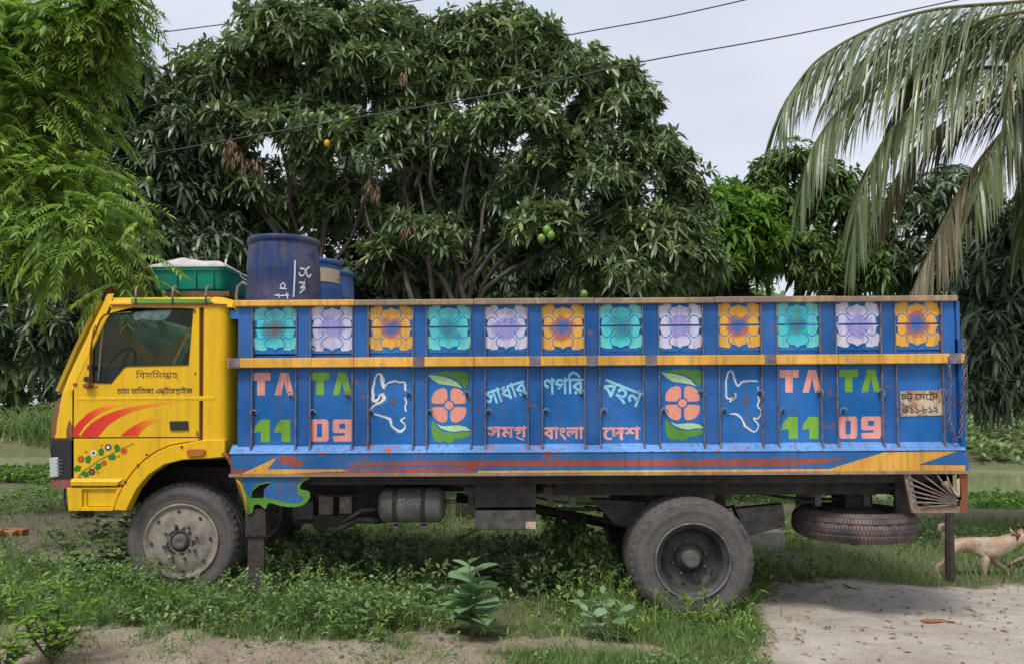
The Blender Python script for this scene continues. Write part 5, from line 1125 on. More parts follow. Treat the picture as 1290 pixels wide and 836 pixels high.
# far bank trees
GF = 'far trees on the other bank of the pond'
for i, (px, lab) in enumerate(((-120, 'far tree across the pond, outside left'), (20, 'far tree across the pond seen left of the cab'), (330, 'far tree across the pond behind the second row, left one'), (620, 'far tree across the pond behind the cargo bed'), (900, 'far tree across the pond behind the young bright tree'), (1180, 'far tree across the pond behind the tail'), (1330, 'far tree across the pond at the right edge'))):
    Y = 36; t = tree('far_tree', px, Y, lab, GF)
    crown(t, [B(px, 400, Y, 110, 60), B(px-80, 440, Y, 80, 40), B(px+80, 430, Y, 80, 50), B(px, 460, Y, 110, 35)], 130, 10, 7, .75, .32, M['leaf_bank'], 1.6, .4, .3, low=-.9)
    MB().tube([tuple(t.location+Vector((0, 0, -.3))), P(px, 440, Y)], [.4, .2], 7).obj('trunk', M['bark2'], t, True)
# far bank brush and reeds: one uncountable mass
def scatter(n, x0, x1, y0, y1, dens=None):
    x = rng.uniform(x0, x1, n); y = rng.uniform(y0, y1, n)
    if dens is not None: k = rng.random(n) < dens(x, y); x, y = x[k], y[k]
    return x, y
def blades(name, x, y, h, w, mat, lean=.5, kind='stuff'):
    n = len(x); z = H(x, y)-.01; az = rng.uniform(0, 6.283, n); l = rng.uniform(.1, lean, n); b = np.stack([x, y, z], 1)
    d = np.stack([np.cos(az)*l, np.sin(az)*l, np.ones(n)], 1); h = np.broadcast_to(h, n)[:, None]; w = np.broadcast_to(w, n)[:, None]
    a2 = az+math.pi/2+rng.normal(0, .6, n); s = np.stack([np.cos(a2), np.sin(a2), np.zeros(n)], 1)*w*.5
    m = b+d*h*.55; t = b+d*h*np.array([[1.5, 1.5, .92]])
    v = np.stack([b-s, b+s, m-s*.75, m+s*.75, t], 1).reshape(-1, 3); i = np.arange(n)[:, None]*5
    f = np.concatenate([i+np.array([[0, 1, 3]]), i+np.array([[0, 3, 2]]), i+np.array([[2, 3, 4]])])
    o = link(name, npmesh(name, v, f, {'rnd': np.repeat(np.clip(rng.beta(1.6, 2.2, n)+.25*(fbm(x, y, .8, 31)-.5), 0, 1), 5)}), mat); o['kind'] = kind; return o
def farf(x): return 24 + np.clip(-x, -20, 20)*.28
x, y = scatter(15000, -34, 34, 19, 38); k = (y > farf(x)+.8) & (y < farf(x)+10); x, y = x[k], y[k]
c = np.stack([x, y, H(x, y)+rng.random(len(x))*.5*(1+fbm(x, y, .35, 40)*2)], 1)
cc, dd = whorls(c, np.tile([0, 0, 1.0], (len(c), 1)), 7, (.3, 1.5)); leaves('bank_undergrowth', cc, dd, rng.uniform(.22, .5, len(cc)), .12, M['leaf_bank'], None, .4, np.clip(np.repeat(fbm(x, y, .5, 44), 7)*1.1+rng.normal(0, .2, len(cc)), 0, 1), 'stuff')
x, y = scatter(9000, -24, -7, 24, 34); k = (y > farf(x)+.3) & (y < farf(x)+3.2)
blades('bank_reeds', x[k], y[k], rng.uniform(.8, 1.9, k.sum()), .07, M['leaf_bank'], .8)
# near bank weeds, sunlit yellow green
x, y = scatter(7000, -12, 12, 7.6, 10, lambda x, y: sstep(.38, .55, fbm(x, y, .6, 50))*np.where(np.abs(x+.5) > 3.8, 1, .5))
c = np.stack([x, y, H(x, y)+rng.random(len(x))*.22], 1)
cc, dd = whorls(c, np.tile([0, 0, 1.0], (len(c), 1)), 6, (.3, 1.4)); leaves('pond_edge_weeds', cc, dd, rng.uniform(.07, .16, len(cc)), .05, M['leaf_bright'], None, .4, None, 'stuff')
# ================================================================== GRASS AND GROUND COVER
dens = lambda x, y: np.clip(1-np.maximum(dirtmask(x, y)*.96, sstep(.15, .6, trackmask(x, y))*.985), 0, 1)*(.35+.65*sstep(.3, .55, fbm(x, y, 1.7, 60)))
x, y = scatter(125000, -4.9, 4.9, -1.55, 1.3, dens); hgt = (.05+.10*fbm(x, y, 1.4, 61))*np.where(x < -.5, 1.25, .85)*rng.uniform(.6, 1.5, len(x))*np.clip(.35+dens(x, y), .3, 1)
blades('grass', x, y, hgt, rng.uniform(.003, .0065, len(x)), M['grass'], .9)
x, y = scatter(90000, -8, 10, 1.3, 9, dens); blades('grass_behind', x, y, rng.uniform(.05, .16, len(x)), rng.uniform(.006, .012, len(x)), M['grass'], .9)
hd = lambda x, y: dens(x, y)*sstep(.42, .62, fbm(x, y, 1.3, 70)+np.where(x < -.8, .13, -.06))
x, y = scatter(13000, -4.9, 4.6, -1.35, 1.2, hd); c = np.stack([x, y, H(x, y)+rng.random(len(x))**1.2*np.where(x < -.8, .30, .10)*(.25+.75*sstep(.35, .95, dens(x, y)))*(.5+fbm(x, y, 1.8, 82))], 1)
cc, dd = whorls(c, np.stack([rng.normal(0, .3, len(c)), rng.normal(0, .3, len(c)), np.ones(len(c))], 1), 7, (.4, 1.5)); leaves('ground_herbs', cc, dd, rng.uniform(.025, .06, len(cc)), .017, M['herb'], None, .4, None, 'stuff')
x, y = scatter(9000, -8, 10, 1.0, 8.5, lambda x, y: dens(x, y)*sstep(.45, .6, fbm(x, y, .9, 72))); c = np.stack([x, y, H(x, y)+rng.random(len(x))*.18], 1)
cc, dd = whorls(c, np.tile([0, 0, 1.0], (len(c), 1)), 6, (.4, 1.5)); leaves('ground_herbs_behind', cc, dd, rng.uniform(.04, .1, len(cc)), .035, M['herb'], None, .4, None, 'stuff')
wd = lambda x, y: sstep(-4.9, -3.6, x)*sstep(.1, -1.6, x)*sstep(-1.0, -.6, y)*sstep(.35, -.05, y)*sstep(.36, .62, fbm(x, y, 2.6, 80))
x, y = scatter(3800, -5, .2, -1.0, .35, wd); c = np.stack([x, y, H(x, y)+.04+rng.random(len(x))*.36*np.clip(fbm(x, y, 3.5, 81)-.12, .1, 1)], 1)
cc, dd = whorls(c, np.stack([rng.normal(0, .5, len(c)), rng.normal(0, .5, len(c)), np.ones(len(c))], 1), 8, (.3, 1.5)); leaves('tall_weeds', cc, dd, rng.uniform(.025, .085, len(cc)), rng.uniform(.010, .028, len(cc)), M['herb'], None, .4, None, 'stuff')
x, y = scatter(2600, -4.9, 1.9, -1.1, .6, lambda x, y: dens(x, y)*sstep(.45, .65, fbm(x, y, 1.9, 83))); c = np.stack([x, y, H(x, y)+.03+rng.random(len(x))*.2], 1)
cc, dd = whorls(c, np.stack([rng.normal(0, .3, len(c)), rng.normal(0, .3, len(c)), np.ones(len(c))], 1), 5, (.15, .8)); leaves('narrow_leaf_weeds', cc, dd, rng.uniform(.06, .14, len(cc)), .012, M['leaf_feather'], None, .55, None, 'stuff')
x, y = scatter(9000, -4.9, 2.2, -1.2, 1.0, lambda x, y: dens(x, y)*sstep(.4, .7, fbm(x, y, 1.1, 84))); blades('tall_grass', x, y, rng.uniform(.14, .34, len(x)), rng.uniform(.004, .008, len(x)), M['grass'], 1.1)
x, y = scatter(260, 1.9, 5, -1.4, 1.4); n = len(x); cc = np.stack([x, y, H(x, y)+.014], 1); az = rng.uniform(0, 6.28, n); leaves('fallen_leaves', cc, np.stack([np.cos(az), np.sin(az), rng.uniform(0, .3, n)], 1), rng.uniform(.03, .08, n), rng.uniform(.010, .026, n), M['straw'], None, .15, None, 'stuff')
x, y = scatter(1300, -2.3, .6, .25, 2.0, lambda x, y: sstep(.35, .55, fbm(x, y, 1.6, 95))); c = np.stack([x, y, H(x, y)+.03+rng.random(len(x))*.28], 1)
cc, dd = whorls(c, np.stack([rng.normal(0, .4, len(c)), rng.normal(0, .4, len(c)), np.ones(len(c))], 1), 8, (.3, 1.5)); leaves('undergrowth', cc, dd, rng.uniform(.04, .09, len(cc)), .028, M['leaf_mango'], None, .4, None, 'stuff')
# straw, twigs and dead leaves on the soil; pebbles
x, y = scatter(9000, -4.6, 4.2, -1.6, 1.6, lambda x, y: np.clip(dirtmask(x, y)*.9*sstep(.35, .6, fbm(x, y, 1.2, 90))+.05, 0, 1))
n = len(x); cc = np.stack([x, y, H(x, y)+.006], 1); az = rng.uniform(0, 6.28, n); dd = np.stack([np.cos(az), np.sin(az), rng.uniform(0, .25, n)], 1)
leaves('leaf_litter', cc, dd, rng.uniform(.01, .07, n), .002+.013*rng.random(n)**3, M['straw'], None, .1, None, 'stuff')
x, y = scatter(2600, -3.8, 5, -1.6, 2, lambda x, y: np.clip(np.maximum(dirtmask(x, y), .6*trackmask(x, y)), 0, 1)); n = len(x)
s = (.003+.017*rng.random(n)**4)[:, None, None]*rng.uniform(.7, 1.2, (n, 1, 3)); ov = np.array([[1, 0, 0], [-1, 0, 0], [0, 1, 0], [0, -1, 0], [0, 0, 1], [0, 0, -1.0]])[None]
v = (np.stack([x, y, H(x, y)+.003], 1)[:, None]+ov*s*rng.uniform(.7, 1.3, (n, 6, 1))).reshape(-1, 3); i = np.arange(n)[:, None]*6
f = np.concatenate([i+np.array([[a_, b_, c_]]) for a_, b_, c_ in ((0, 2, 4), (2, 1, 4), (1, 3, 4), (3, 0, 4), (2, 0, 5), (1, 2, 5), (3, 1, 5), (0, 3, 5))])
link('pebbles', npmesh('pebbles', v, f), plain('pebble_stone', (.24, .19, .15), .9, .4, 20))['kind'] = 'stuff'
# ================================================================== PLANTS
def onground(px, py):
    lo, hi = -3.5, 30.0
    for _ in range(40):
        m = (lo+hi)/2; p = P(px, py, m)
        if p.z > gh(p.x, m): lo = m
        else: hi = m
    return P(px, py, lo)
def big_leaf(parent, base, d, L, w, mat, droop=.35, name='leaf', lobed=0):
    d = Vector(d).normalized(); s = d.cross(Vector((random.gauss(0, .25), random.gauss(0, .25), 1))).normalized(); nn = s.cross(d); vs = []; ts = [0, .12, .3, .5, .7, .87, 1]; ww = [.05, .5, .92, 1, .82, .45, .02]
    for t, k in zip(ts, ww):
        k *= 1+lobed*random.uniform(-.4, .3); c = Vector(base)+d*L*t+Vector((0, 0, -1))*L*droop*t*t
        vs += [c-s*w*.5*k+nn*w*.10, c, c+s*w*.5*k*(1+random.uniform(-.1, .1))+nn*w*.10]
    fs = [q for i in range(6) for q in ((3*i, 3*i+1, 3*i+4, 3*i+3), (3*i+1, 3*i+2, 3*i+5, 3*i+4))]
    me = MB().add(vs, fs).mesh(name); at = me.attributes.new('rnd', 'FLOAT', 'POINT'); r = random.random(); at.data.foreach_set('value', [r]*len(vs))
    return link(name, me, mat, parent, True)
def plant(name, px, py, lab, stems, L, w, mat, per=7, group=None, lobed=0, droop=.3, cat='plant', twig=False):
    """stems: list of tip pixels (px, py); leaves alternate up each stem"""
    b = onground(px, py); t = thing(name, b, lab, cat, group)
    for (u, v, dy) in stems:
        tip = P(u, v, b.y+dy); mid = (b+tip)/2+Vector((random.gauss(0, .02), 0, .02)); pts = smooth_path([b, mid, tip], 5)
        MB().tube(pts, [.006-.004*i/len(pts) for i in range(len(pts))], 6).obj('stem', M['stem'], t, True)
        for i in range(per):
            f = .25+.75*i/(per-1); q = pts[min(int(f*(len(pts)-1)), len(pts)-1)]; a = i*2.4+random.uniform(-.4, .4); el = -.1+.9*f
            k = (.6+.5*math.sin(math.pi*min(1, f*.9)))*random.uniform(.8, 1.15)
            big_leaf(t, q, (math.cos(a), math.sin(a)*.8, el), L*k, w*k, mat, droop, lobed=lobed)
            if twig and i % 2 == 0:
                e = q+Vector((math.cos(a+1.2), math.sin(a+1.2), .7)).normalized()*random.uniform(.06, .13)
                MB().tube([q, e], [.003, .0015], 4).obj('twig', M['stem'], t)
                for j in range(5): b2 = a+1.2+j*1.4; big_leaf(t, q.lerp(e, .5+.12*j), (math.cos(b2), math.sin(b2), random.uniform(.0, .7)), L*random.uniform(.6, .95), w*.8, mat, droop)
    return t
plant('milkweed_sapling', 595, 806, 'pale grey green broad leaved sapling on the bare soil in front, tallest small plant', [(592, 710, 0), (602, 735, .05), (585, 745, .03)], .24, .145, M['milkweed'], 11, lobed=.35)
plant('broadleaf_weed', 757, 806, 'spreading pale green broad leaved weed left of the rear wheel', [(732, 752, -.05), (760, 748, 0), (785, 765, .05), (740, 770, -.1)],   .165, .075, M['milkweed'], 7, lobed=.4)
plant('broadleaf_weed', 470, 800, 'small pale broad leaved weed left of the tall sapling, purplish lower leaves', [(462, 765, 0), (480, 768, .04)], .12, .055, M['milkweed'], 7, lobed=.3)
plant('broadleaf_weed', 540, 762, 'low broad leaved weed just behind the tall sapling', [(535, 738, 0), (552, 742, .03)], .12, .055, M['milkweed'], 6, lobed=.3)
plant('broadleaf_weed', 640, 745, 'light green weed right behind the sapling at the edge of the truck shadow', [(632, 716, 0), (648, 718, .05)], .12, .05, M['milkweed'], 7, lobed=.3)
plant('broadleaf_weed', 715, 765, 'brownish green weed left of the spreading weed', [(705, 742, 0), (722, 745, .04)], .11, .055, M['herb'], 7, lobed=.4)
plant('leafy_shrub', 135, 745, 'dark leafy shrub growing below the cab step', [(100, 665, 0), (122, 658, .05), (145, 668, -.05), (160, 656, .05), (175, 675, .0), (80, 690, .05), (60, 672, .1)], .125, .052, M['herb'], 11, cat='shrub', twig=True)
plant('leafy_shrub', 205, 735, 'light green shrub growing in front of the front wheel', [(165, 650, -.05), (182, 655, -.05), (205, 688, -.08), (222, 690, -.05), (190, 665, 0), (175, 690, -.08), (150, 690, -.05)], .12, .046, M['herb'], 11, cat='shrub', twig=True)
plant('leafy_shrub', 65, 835, 'bright yellow green shrub at the bottom left on bare soil', [(20, 760, 0), (45, 745, .05), (75, 735, 0), (100, 745, .05), (120, 765, 0), (60, 775, -.05), (95, 775, -.05), (35, 785, -.1)], .075, .04, M['leaf_bright'], 9, cat='shrub', twig=True)
plant('leafy_shrub', 5, 850, 'low bright shrub cut by the bottom left corner', [(-10, 800, 0), (15, 802, 0), (35, 812, 0)], .08, .035, M['leaf_bright'], 9, cat='shrub', twig=True)
plant('leafy_weed', 365, 735, 'small fresh green weed between the front wheel and the air tank, left one', [(352, 702, 0), (345, 710, .04)], .06, .022, M['leaf_bright'], 8, 'weeds beside the front wheel')
plant('leafy_weed', 405, 730, 'small fresh green weed between the front wheel and the air tank, right one', [(400, 706, 0), (412, 712, .04)], .055, .022, M['leaf_bright'], 8, 'weeds beside the front wheel')
# creeper under the truck, left of the rear wheel
cb = onground(735, 735); cr_ = thing('creeper_bush', cb, 'dark creeping bush growing under the truck left of the rear wheel', 'bush')
crown(cr_, [B(735, 700, .75, 42, 35, .25), B(715, 665, 1.1, 32, 28, .25), B(770, 710, .6, 22, 22, .15)], 80, 8, 8, .06, .03, M['herb'], .10, .4, .2, name='foliage', low=-.9)
for u, v in ((705, 650), (735, 645), (760, 700), (720, 670)): MB().tube(smooth_path([cb, (cb+P(u, v, .9))/2+Vector((.03, 0, .03)), P(u, v, .9)], 4), .006, 5).obj('stem', M['stem'], cr_, True)
# ================================================================== SMALL THINGS
# post behind the tail
fb = onground(1197, 731); by = fb.y
w2 = .026
po = MB().tube([(fb.x, by, fb.z-.1), (fb.x+.006, by, fb.z+.3), P(1196, 660, by), P(1197, 630, by)], [w2*1.8, w2*1.75, w2*1.6, w2*1.6], 7).obj('wooden_post', M['postwood'])
tag(po, 'dark upright wooden post just behind the tail of the truck, in front of the dog', 'post')
# slab behind the rear wheel
sb = onground(955, 690); o = MB().box(P(915, 1, sb.y)[0], P(972, 1, sb.y)[0], sb.y-.12, sb.y+.3, gh(sb.x, sb.y)-.03, P(950, 672, sb.y-.25).z).obj('concrete_block', M['concrete'])
bevel(o, .01); tag(o, 'pale concrete block lying in the grass right behind the rear wheel', 'block')
# orange rag on the track, red planks at the left
rg_ = onground(1181, 783); mb = MB(); n = 14
for j in range(5):
    for i in range(n): u = i/(n-1); mb.v.append((rg_.x-.13+.26*u, rg_.y-.05+.1*j/4*(1-.8*abs(u-.3)), gh(rg_.x-.13+.26*u, rg_.y)+.012+.014*random.random()*(1-abs(2*u-1))))
mb.f = [(j*n+i, j*n+i+1, (j+1)*n+i+1, (j+1)*n+i) for j in range(4) for i in range(n-1)]; mb.m = [0]*len(mb.f)
tag(mb.obj('dry_leaf', plain('orange_dry_leaf', (.42, .17, .05), .7, .4, 40), None, True, fix=False), 'orange brown dry leaf lying on the pale track at the right', 'leaf')
stk = onground(1075, 740); tag(MB().tube([P(1063, 735, stk.y), P(1072, 740, stk.y-.02), P(1085, 742, stk.y-.04)], .009, 5).obj('twig', M['wood'], None, True), 'thin dark twig lying at the edge of the pale track', 'twig')
bp = onground(10, 676); bmats = [plain('terracotta_brick', (.42, .13, .06), .9, .4, 20), plain('pale_terracotta_brick', (.52, .22, .13), .9, .4, 20)]
for k in range(9):
    r, c_ = k % 3, k//3; x_ = bp.x-.75+.3*c_+.05*r; y_ = bp.y-.1+.14*r; z_ = gh(x_, y_)
    o = MB().box(-.14, .14, -.055, .055, 0, .07).obj('loose_brick', bmats[k % 2]); o.location = (x_, y_, z_); o.rotation_euler = (0, random.uniform(-.08, .08), random.uniform(-.2, .2)); bevel(o, .006)
    tag(o, ['front', 'middle', 'back'][r]+' row brick of the low orange heap on the earth, '+['outermost at the left edge', 'second from the left edge', 'nearest to the cab'][c_], 'brick', 'bricks heaped left of the cab')
# ================================================================== PALM
palm = thing('coconut_palm', (P(1400, 500, 3.4).x, 3.4, gh(5.5, 3.4)), 'coconut palm leaning in from the right edge with long drooping fronds', 'palm')
hub = P(1372, -15, 3.2)
MB().tube(smooth_path([tuple(palm.location+Vector((.4, 0, -.3))), tuple(palm.location+Vector((.25, 0, 2.2))), (hub.x+.1, 3.3, hub.z-.8), hub], 6), [.2-.0045*i for i in range(19)], 12).obj('trunk', M['bark'], palm, True)
def frond(pts, Ll, n, mat, side=1.0, rad=.022, seed=0, singles=70, wl=.031):
    """arching midrib with long hanging leaflets on both sides"""
    pp = smooth_path([P(*p) for p in pts], 8); k = len(pp); r = random.Random(seed)
    fr_ = MB().tube(pp, [rad*(1-.8*i/k)+.003 for i in range(k)], 6).obj('frond', M['leafrib'], palm, True)
    D_ = [0]
    for i in range(1, k): D_.append(D_[-1]+(pp[i]-pp[i-1]).length)
    tot = D_[-1]; bulkv = []; bulkf = []; rn = []
    for j in range(n):
        t = .10+.9*(j+r.random()*.5)/n; s = t*tot; i = next((q for q in range(1, k) if D_[q] >= s), k-1); a_ = (s-D_[i-1])/max(D_[i]-D_[i-1], 1e-6)
        p = pp[i-1].lerp(pp[i], a_); d = (pp[i]-pp[i-1]).normalized(); sd_ = d.cross(Vector((0, 0, 1))).normalized()
        L = Ll*(.62+.6*math.sin(math.pi*min(1, t*.93)**.8))*r.uniform(.85, 1.1)
        for sg in (-1, 1):
            out = (sd_*sg*.5 + d*(.55+.5*t) + Vector((r.gauss(0, .06), r.gauss(0, .06), -.45))).normalized(); w = wl*r.uniform(.7, 1.1)
            nrm = out.cross(Vector((r.gauss(0, .3), r.gauss(0, .3), 1))).normalized(); vs = []; c = Vector(p); dd_ = out.copy(); bend = r.uniform(.7, 1.15)
            for q, wk in enumerate((.35, .9, 1, .85, .55, .05)):
                vs += [c-nrm*w*.5*wk, c+nrm*w*.5*wk]; c = c+dd_*L/5; dd_ = (dd_+Vector((0, 0, -1))*.30*bend).normalized()
            fs = [(2*q, 2*q+1, 2*q+3, 2*q+2) for q in range(5)]; rv = min(1, max(0, r.gauss(.4, .22)))
            if singles > 0 and sg*side > 0 and j % max(1, n//singles) == 0:
                me = MB().add(vs, fs).mesh('leaflet'); me.attributes.new('rnd', 'FLOAT', 'POINT').data.foreach_set('value', [rv]*12); link('leaflet', me, mat, fr_)
            else:
                b0 = len(bulkv); bulkv += vs; bulkf += [tuple(x_+b0 for x_ in f_) for f_ in fs]; rn += [rv]*12
    if bulkv:
        me = bpy.data.meshes.new('leaflets'); me.from_pydata([tuple(v_) for v_ in bulkv], [], bulkf); me.attributes.new('rnd', 'FLOAT', 'POINT').data.foreach_set('value', rn)
        link('leaflet_fringe', me, mat, fr_)['kind'] = 'stuff'
M['leafrib'] = plain('frond_midrib', (.14, .13, .04), .6, .4, 12)
h_ = (1372, -15, 3.2)
frond([h_, (1290, 2, 3.0), (1180, 12, 2.8), (1100, 36, 2.6), (1035, 72, 2.5), (1000, 112, 2.45), (985, 140, 2.4)], 1.04, 130, M['leaf_palm'], seed=1, singles=60)
frond([h_, (1300, 42, 2.9), (1210, 52, 2.7), (1130, 82, 2.5), (1065, 130, 2.4), (1025, 185, 2.3), (1010, 235, 2.3)], 0.95, 130, M['leaf_palm'], seed=2, singles=60)
frond([h_, (1300, 75, 2.8), (1225, 88, 2.6), (1165, 120, 2.4), (1115, 175, 2.3), (1085, 240, 2.2), (1074, 300, 2.2)], 0.98, 136, M['leaf_palm'], seed=3, singles=60)
frond([h_, (1320, 110, 2.9), (1260, 170, 2.7), (1215, 230, 2.6), (1180, 300, 2.5), (1150, 365, 2.5)], 0.92, 126, M['leaf_palm_dry'], seed=4, singles=60)
frond([h_, (1340, 30, 2.5), (1300, 45, 2.2), (1280, 80, 2.1), (1270, 130, 2.1), (1268, 170, 2.1)], .5, 75, M['leaf_palm'], seed=5, singles=20, wl=.03)
frond([h_, (1310, 10, 2.4), (1240, 25, 2.6), (1180, 60, 2.8), (1140, 110, 2.9), (1120, 160, 2.9)], .95, 100, M['leaf_palm'], seed=15, singles=0)
frond([h_, (1330, 70, 2.6), (1290, 120, 2.5), (1250, 190, 2.4), (1225, 260, 2.3)], .85, 87, M['leaf_palm'], seed=16, singles=0)
frond([h_, (1300, 22, 3.2), (1200, 30, 3.4), (1110, 60, 3.5), (1050, 110, 3.5)], .9, 100, M['leaf_palm'], seed=17, singles=0)
frond([h_, (1310, 100, 3.3), (1230, 130, 3.4), (1150, 190, 3.4), (1110, 270, 3.4)], 0.85, 106, M['leaf_palm_dry'], seed=6, singles=30)
frond([h_, (1340, 60, 3.5), (1310, 120, 3.6), (1295, 220, 3.6), (1285, 300, 3.6)], 0.92, 97, M['leaf_palm'], seed=7, singles=0)
frond([h_, (1440, -60, 3.2), (1540, -20, 3.2), (1600, 80, 3.2)], 0.92, 81, M['leaf_palm'], seed=8, singles=0)
frond([h_, (1400, -90, 3.8), (1430, -130, 4.8), (1450, -90, 5.6)], 0.92, 81, M['leaf_palm'], seed=9, singles=0)
# ================================================================== DOGS
def furmat(name, a, b, c):
    n = N(name); f = n.mix(n.ramp(n.noise(4.5, 6, .6), .42, .58), a, b); f = n.mix(n.math('MULTIPLY', n.ramp(n.noise(70, 6, .8), .45, .7), .5), f, c)
    n.set('Base Color', f).set('Roughness', .9).bump(n.noise(160, 5, .8), .5, .004); return n.m
M['fur'] = furmat('pale_tan_fur', (.52, .38, .26), (.66, .58, .48), (.34, .24, .16)); M['fur2'] = furmat('brown_and_white_fur', (.14, .06, .03), (.45, .36, .28), (.08, .04, .02)); M['furb'] = furmat('brown_ear_fur', (.17, .06, .03), (.22, .09, .045), (.1, .04, .02))
def dog(lab, Y, nodes, edges, mat, root, base, group):
    """nodes: name -> (px, py, dy, radius); one skinned body"""
    names = list(nodes); t = thing('dog', onground(*base), lab, 'dog', group)
    vs = [tuple(P(nodes[k][0], nodes[k][1], Y+nodes[k][2])) for k in names]; me = bpy.data.meshes.new('body'); me.from_pydata(vs, [(names.index(a), names.index(b)) for a, b in edges], [])
    o = link('body', me, mat, t); sk = o.modifiers.new('skin', 'SKIN'); sk.use_smooth_shade = True; sk.branch_smoothing = .6
    for i, k in enumerate(names):
        v = me.skin_vertices[0].data[i]; r = nodes[k][3]; v.radius = (r, r) if not isinstance(r, tuple) else r; v.use_root = (k == root)
    s_ = o.modifiers.new('sub', 'SUBSURF'); s_.levels = 2; s_.render_levels = 2
    return t
def fur(t, mat, n, seed):
    bpy.context.view_layer.update(); o = next(c for c in t.children if c.name.startswith('body')); ev = o.evaluated_get(bpy.context.evaluated_depsgraph_get()); me = ev.to_mesh(); me.calc_loop_triangles()
    co = np.array([v.co[:] for v in me.vertices]); tr = np.array([q.vertices[:] for q in me.loop_triangles]); a, b, c = co[tr[:, 0]], co[tr[:, 1]], co[tr[:, 2]]
    nr = np.cross(b-a, c-a); ar = np.linalg.norm(nr, axis=1); k = rng.choice(len(tr), n, p=ar/ar.sum()); u = rng.random((n, 2)); u = np.where(u.sum(1, keepdims=True) > 1, 1-u, u)
    p = a[k]+(b-a)[k]*u[:, :1]+(c-a)[k]*u[:, 1:]; ev.to_mesh_clear(); wp = np.array(o.matrix_world.translation); p = p+wp
    d = unit(nr[k])*.45+np.array([-seed*.8, 0, -.45])+rng.normal(0, .25, (n, 3)); d = unit(d); L = rng.uniform(.010, .026, n)[:, None]; s_ = unit(np.cross(d, rng.normal(0, 1, (n, 3))))*.0011
    v = np.stack([p-s_, p+s_, p+d*L], 1).reshape(-1, 3); link('fur', npmesh('fur', v, np.arange(n*3).reshape(-1, 3)), mat, t)['kind'] = 'stuff'
def chn(*k): return [(k[i], k[i+1]) for i in range(len(k)-1)]
n1 = {'rump': (1198, 685, 0, .085), 'loin': (1213, 683, 0, .07), 'mid': (1230, 686, 0, .09), 'chest': (1248, 690, 0, .12), 'shoulder': (1262, 686, 0, .11), 'neck': (1274, 681, 0, .075), 'skull': (1286, 676, 0, .065), 'stop': (1294, 680, 0, .045), 'nose': (1304, 684, 0, .026),
      't1': (1192, 681, 0, .028), 't2': (1190, 674, 0, .024), 't3': (1194.5, 668, 0, .022), 't4': (1192, 660.5, 0, .02), 't5': (1186, 660, 0, .018), 't6': (1183, 665, 0, .014), 't7': (1185, 669, 0, .008),
      'ha': (1196, 695, -.07, .058), 'hb': (1196, 703, -.08, .034), 'hc': (1180, 713, -.08, .02), 'hd': (1181, 722, -.08, .016), 'he': (1185, 728, -.08, .017),
      'ka': (1196, 695, .07, .055), 'kb': (1201, 704, .08, .034), 'kc': (1188, 709, .08, .02), 'kd': (1190, 719, .08, .016), 'ke': (1194, 726, .08, .017),
      'fa': (1243, 700, -.07, .045), 'fb': (1240.5, 710, -.08, .026), 'fc': (1240.5, 722, -.08, .017), 'fd': (1241.5, 730, -.08, .018), 'fe': (1246, 731.5, -.08, .014),
      'ga': (1250, 702, .07, .045), 'gb': (1258, 711, .08, .025), 'gc': (1267, 715, .08, .018), 'gd': (1270, 724, .08, .015), 'ge': (1274, 729, .08, .015)}
e1 = chn('rump', 'loin', 'mid', 'chest', 'shoulder', 'neck', 'skull', 'stop', 'nose')+chn('rump', 't1', 't2', 't3', 't4', 't5', 't6', 't7')+chn('rump', 'ha', 'hb', 'hc', 'hd', 'he')+chn('rump', 'ka', 'kb', 'kc', 'kd', 'ke')+chn('chest', 'fa', 'fb', 'fc', 'fd', 'fe')+chn('chest', 'ga', 'gb', 'gc', 'gd', 'ge')
yd_ = max(onground(1243, 732).y+.08, by+.17)
dg = dog('pale tan dog with curled tail walking to the right behind the wooden post', yd_, n1, e1, M['fur'], 'mid', (1225, 729), None)
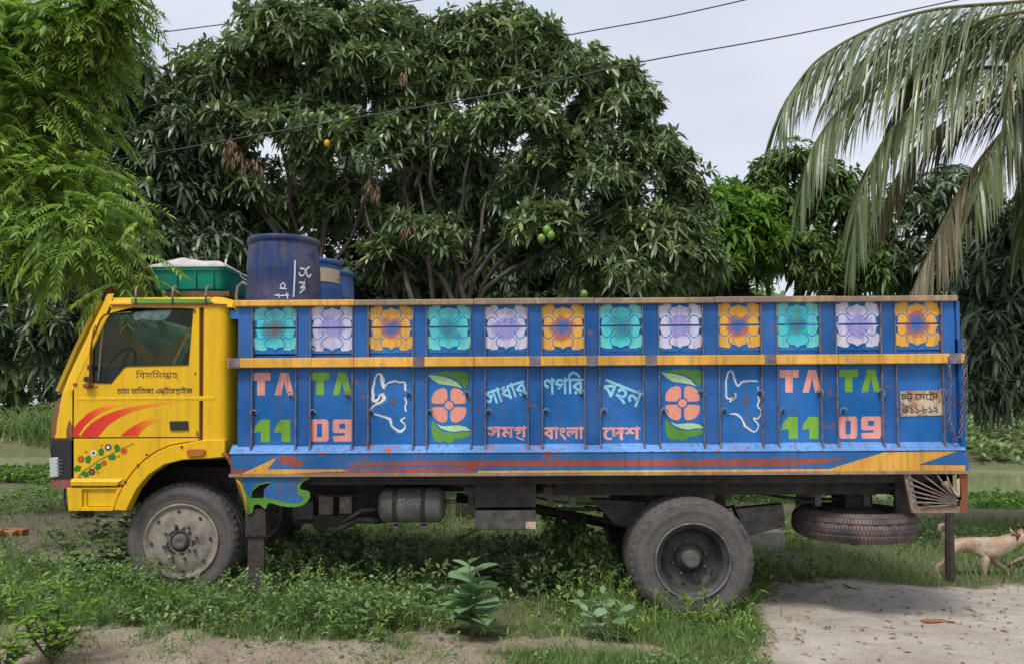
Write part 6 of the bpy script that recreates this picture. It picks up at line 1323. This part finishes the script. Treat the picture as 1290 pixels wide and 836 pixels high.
def ear(t, px, py, Y, dx, dz, mat, s=.05):
    p = P(px, py, Y); MB().add([p+Vector((-.4*s, -.01, 0)), p+Vector((.4*s, -.01, 0)), p+Vector((dx*s, -.02, dz*s*1.3)), p+Vector((0, .025, .02))], [(0, 1, 2), (1, 3, 2), (3, 0, 2), (0, 3, 1)]).obj('ear', mat, t, True)
ear(dg, 1277, 673, yd_-.04, -.9, 1.0, M['fur'], .06); ear(dg, 1282, 672, yd_-.05, -.3, -.9, M['furb'], .07)
MB().lathe([(.001, -.012), (.012, 0), (.001, .012)], P(1305, 683, yd_), n=8).obj('nose', M['black'], dg, True)
n2 = {'rump': (1352, 684, 0, .085), 'loin': (1338, 684, 0, .085), 'mid': (1324, 686, 0, .1), 'chest': (1310, 688, 0, .11), 'shoulder': (1300, 684, 0, .1), 'neck': (1293, 676, 0, .07), 'skull': (1286, 669, 0, .062), 'stop': (1279, 675, 0, .04), 'nose': (1274, 682, 0, .024),
      't1': (1360, 680, 0, .025), 't2': (1368, 672, 0, .02), 'ha': (1352, 697, -.07, .05), 'hb': (1350, 705, -.08, .03), 'hc': (1358, 713, -.08, .02), 'hd': (1354, 726, -.08, .016), 'ka': (1354, 697, .07, .05), 'kb': (1360, 705, .08, .03), 'kc': (1366, 713, .08, .02), 'kd': (1362, 726, .08, .016),
      'fa': (1304, 700, -.07, .042), 'fb': (1296, 708, -.08, .025), 'fc': (1290, 714, -.08, .018), 'fd': (1286, 721, -.08, .017), 'ga': (1302, 698, .07, .04), 'gb': (1286, 703, .08, .025), 'gc': (1276, 708, .08, .018), 'gd': (1268, 712, .08, .017)}
e2 = chn('rump', 'loin', 'mid', 'chest', 'shoulder', 'neck', 'skull', 'stop', 'nose')+chn('rump', 't1', 't2')+chn('rump', 'ha', 'hb', 'hc', 'hd')+chn('rump', 'ka', 'kb', 'kc', 'kd')+chn('chest', 'fa', 'fb', 'fc', 'fd')+chn('chest', 'ga', 'gb', 'gc', 'gd')
dg2 = dog('brown and white dog facing left, cut off by the right edge of the picture', yd_+.4, n2, e2, M['fur2'], 'mid', (1330, 724), None)
ear(dg2, 1290, 665, yd_+.36, .5, .8, M['furb'], .06); ear(dg2, 1283, 664, yd_+.44, -.3, .9, M['furb'], .05)
fur(dg, M['fur'], 26000, 1); fur(dg2, M['fur2'], 16000, -1)
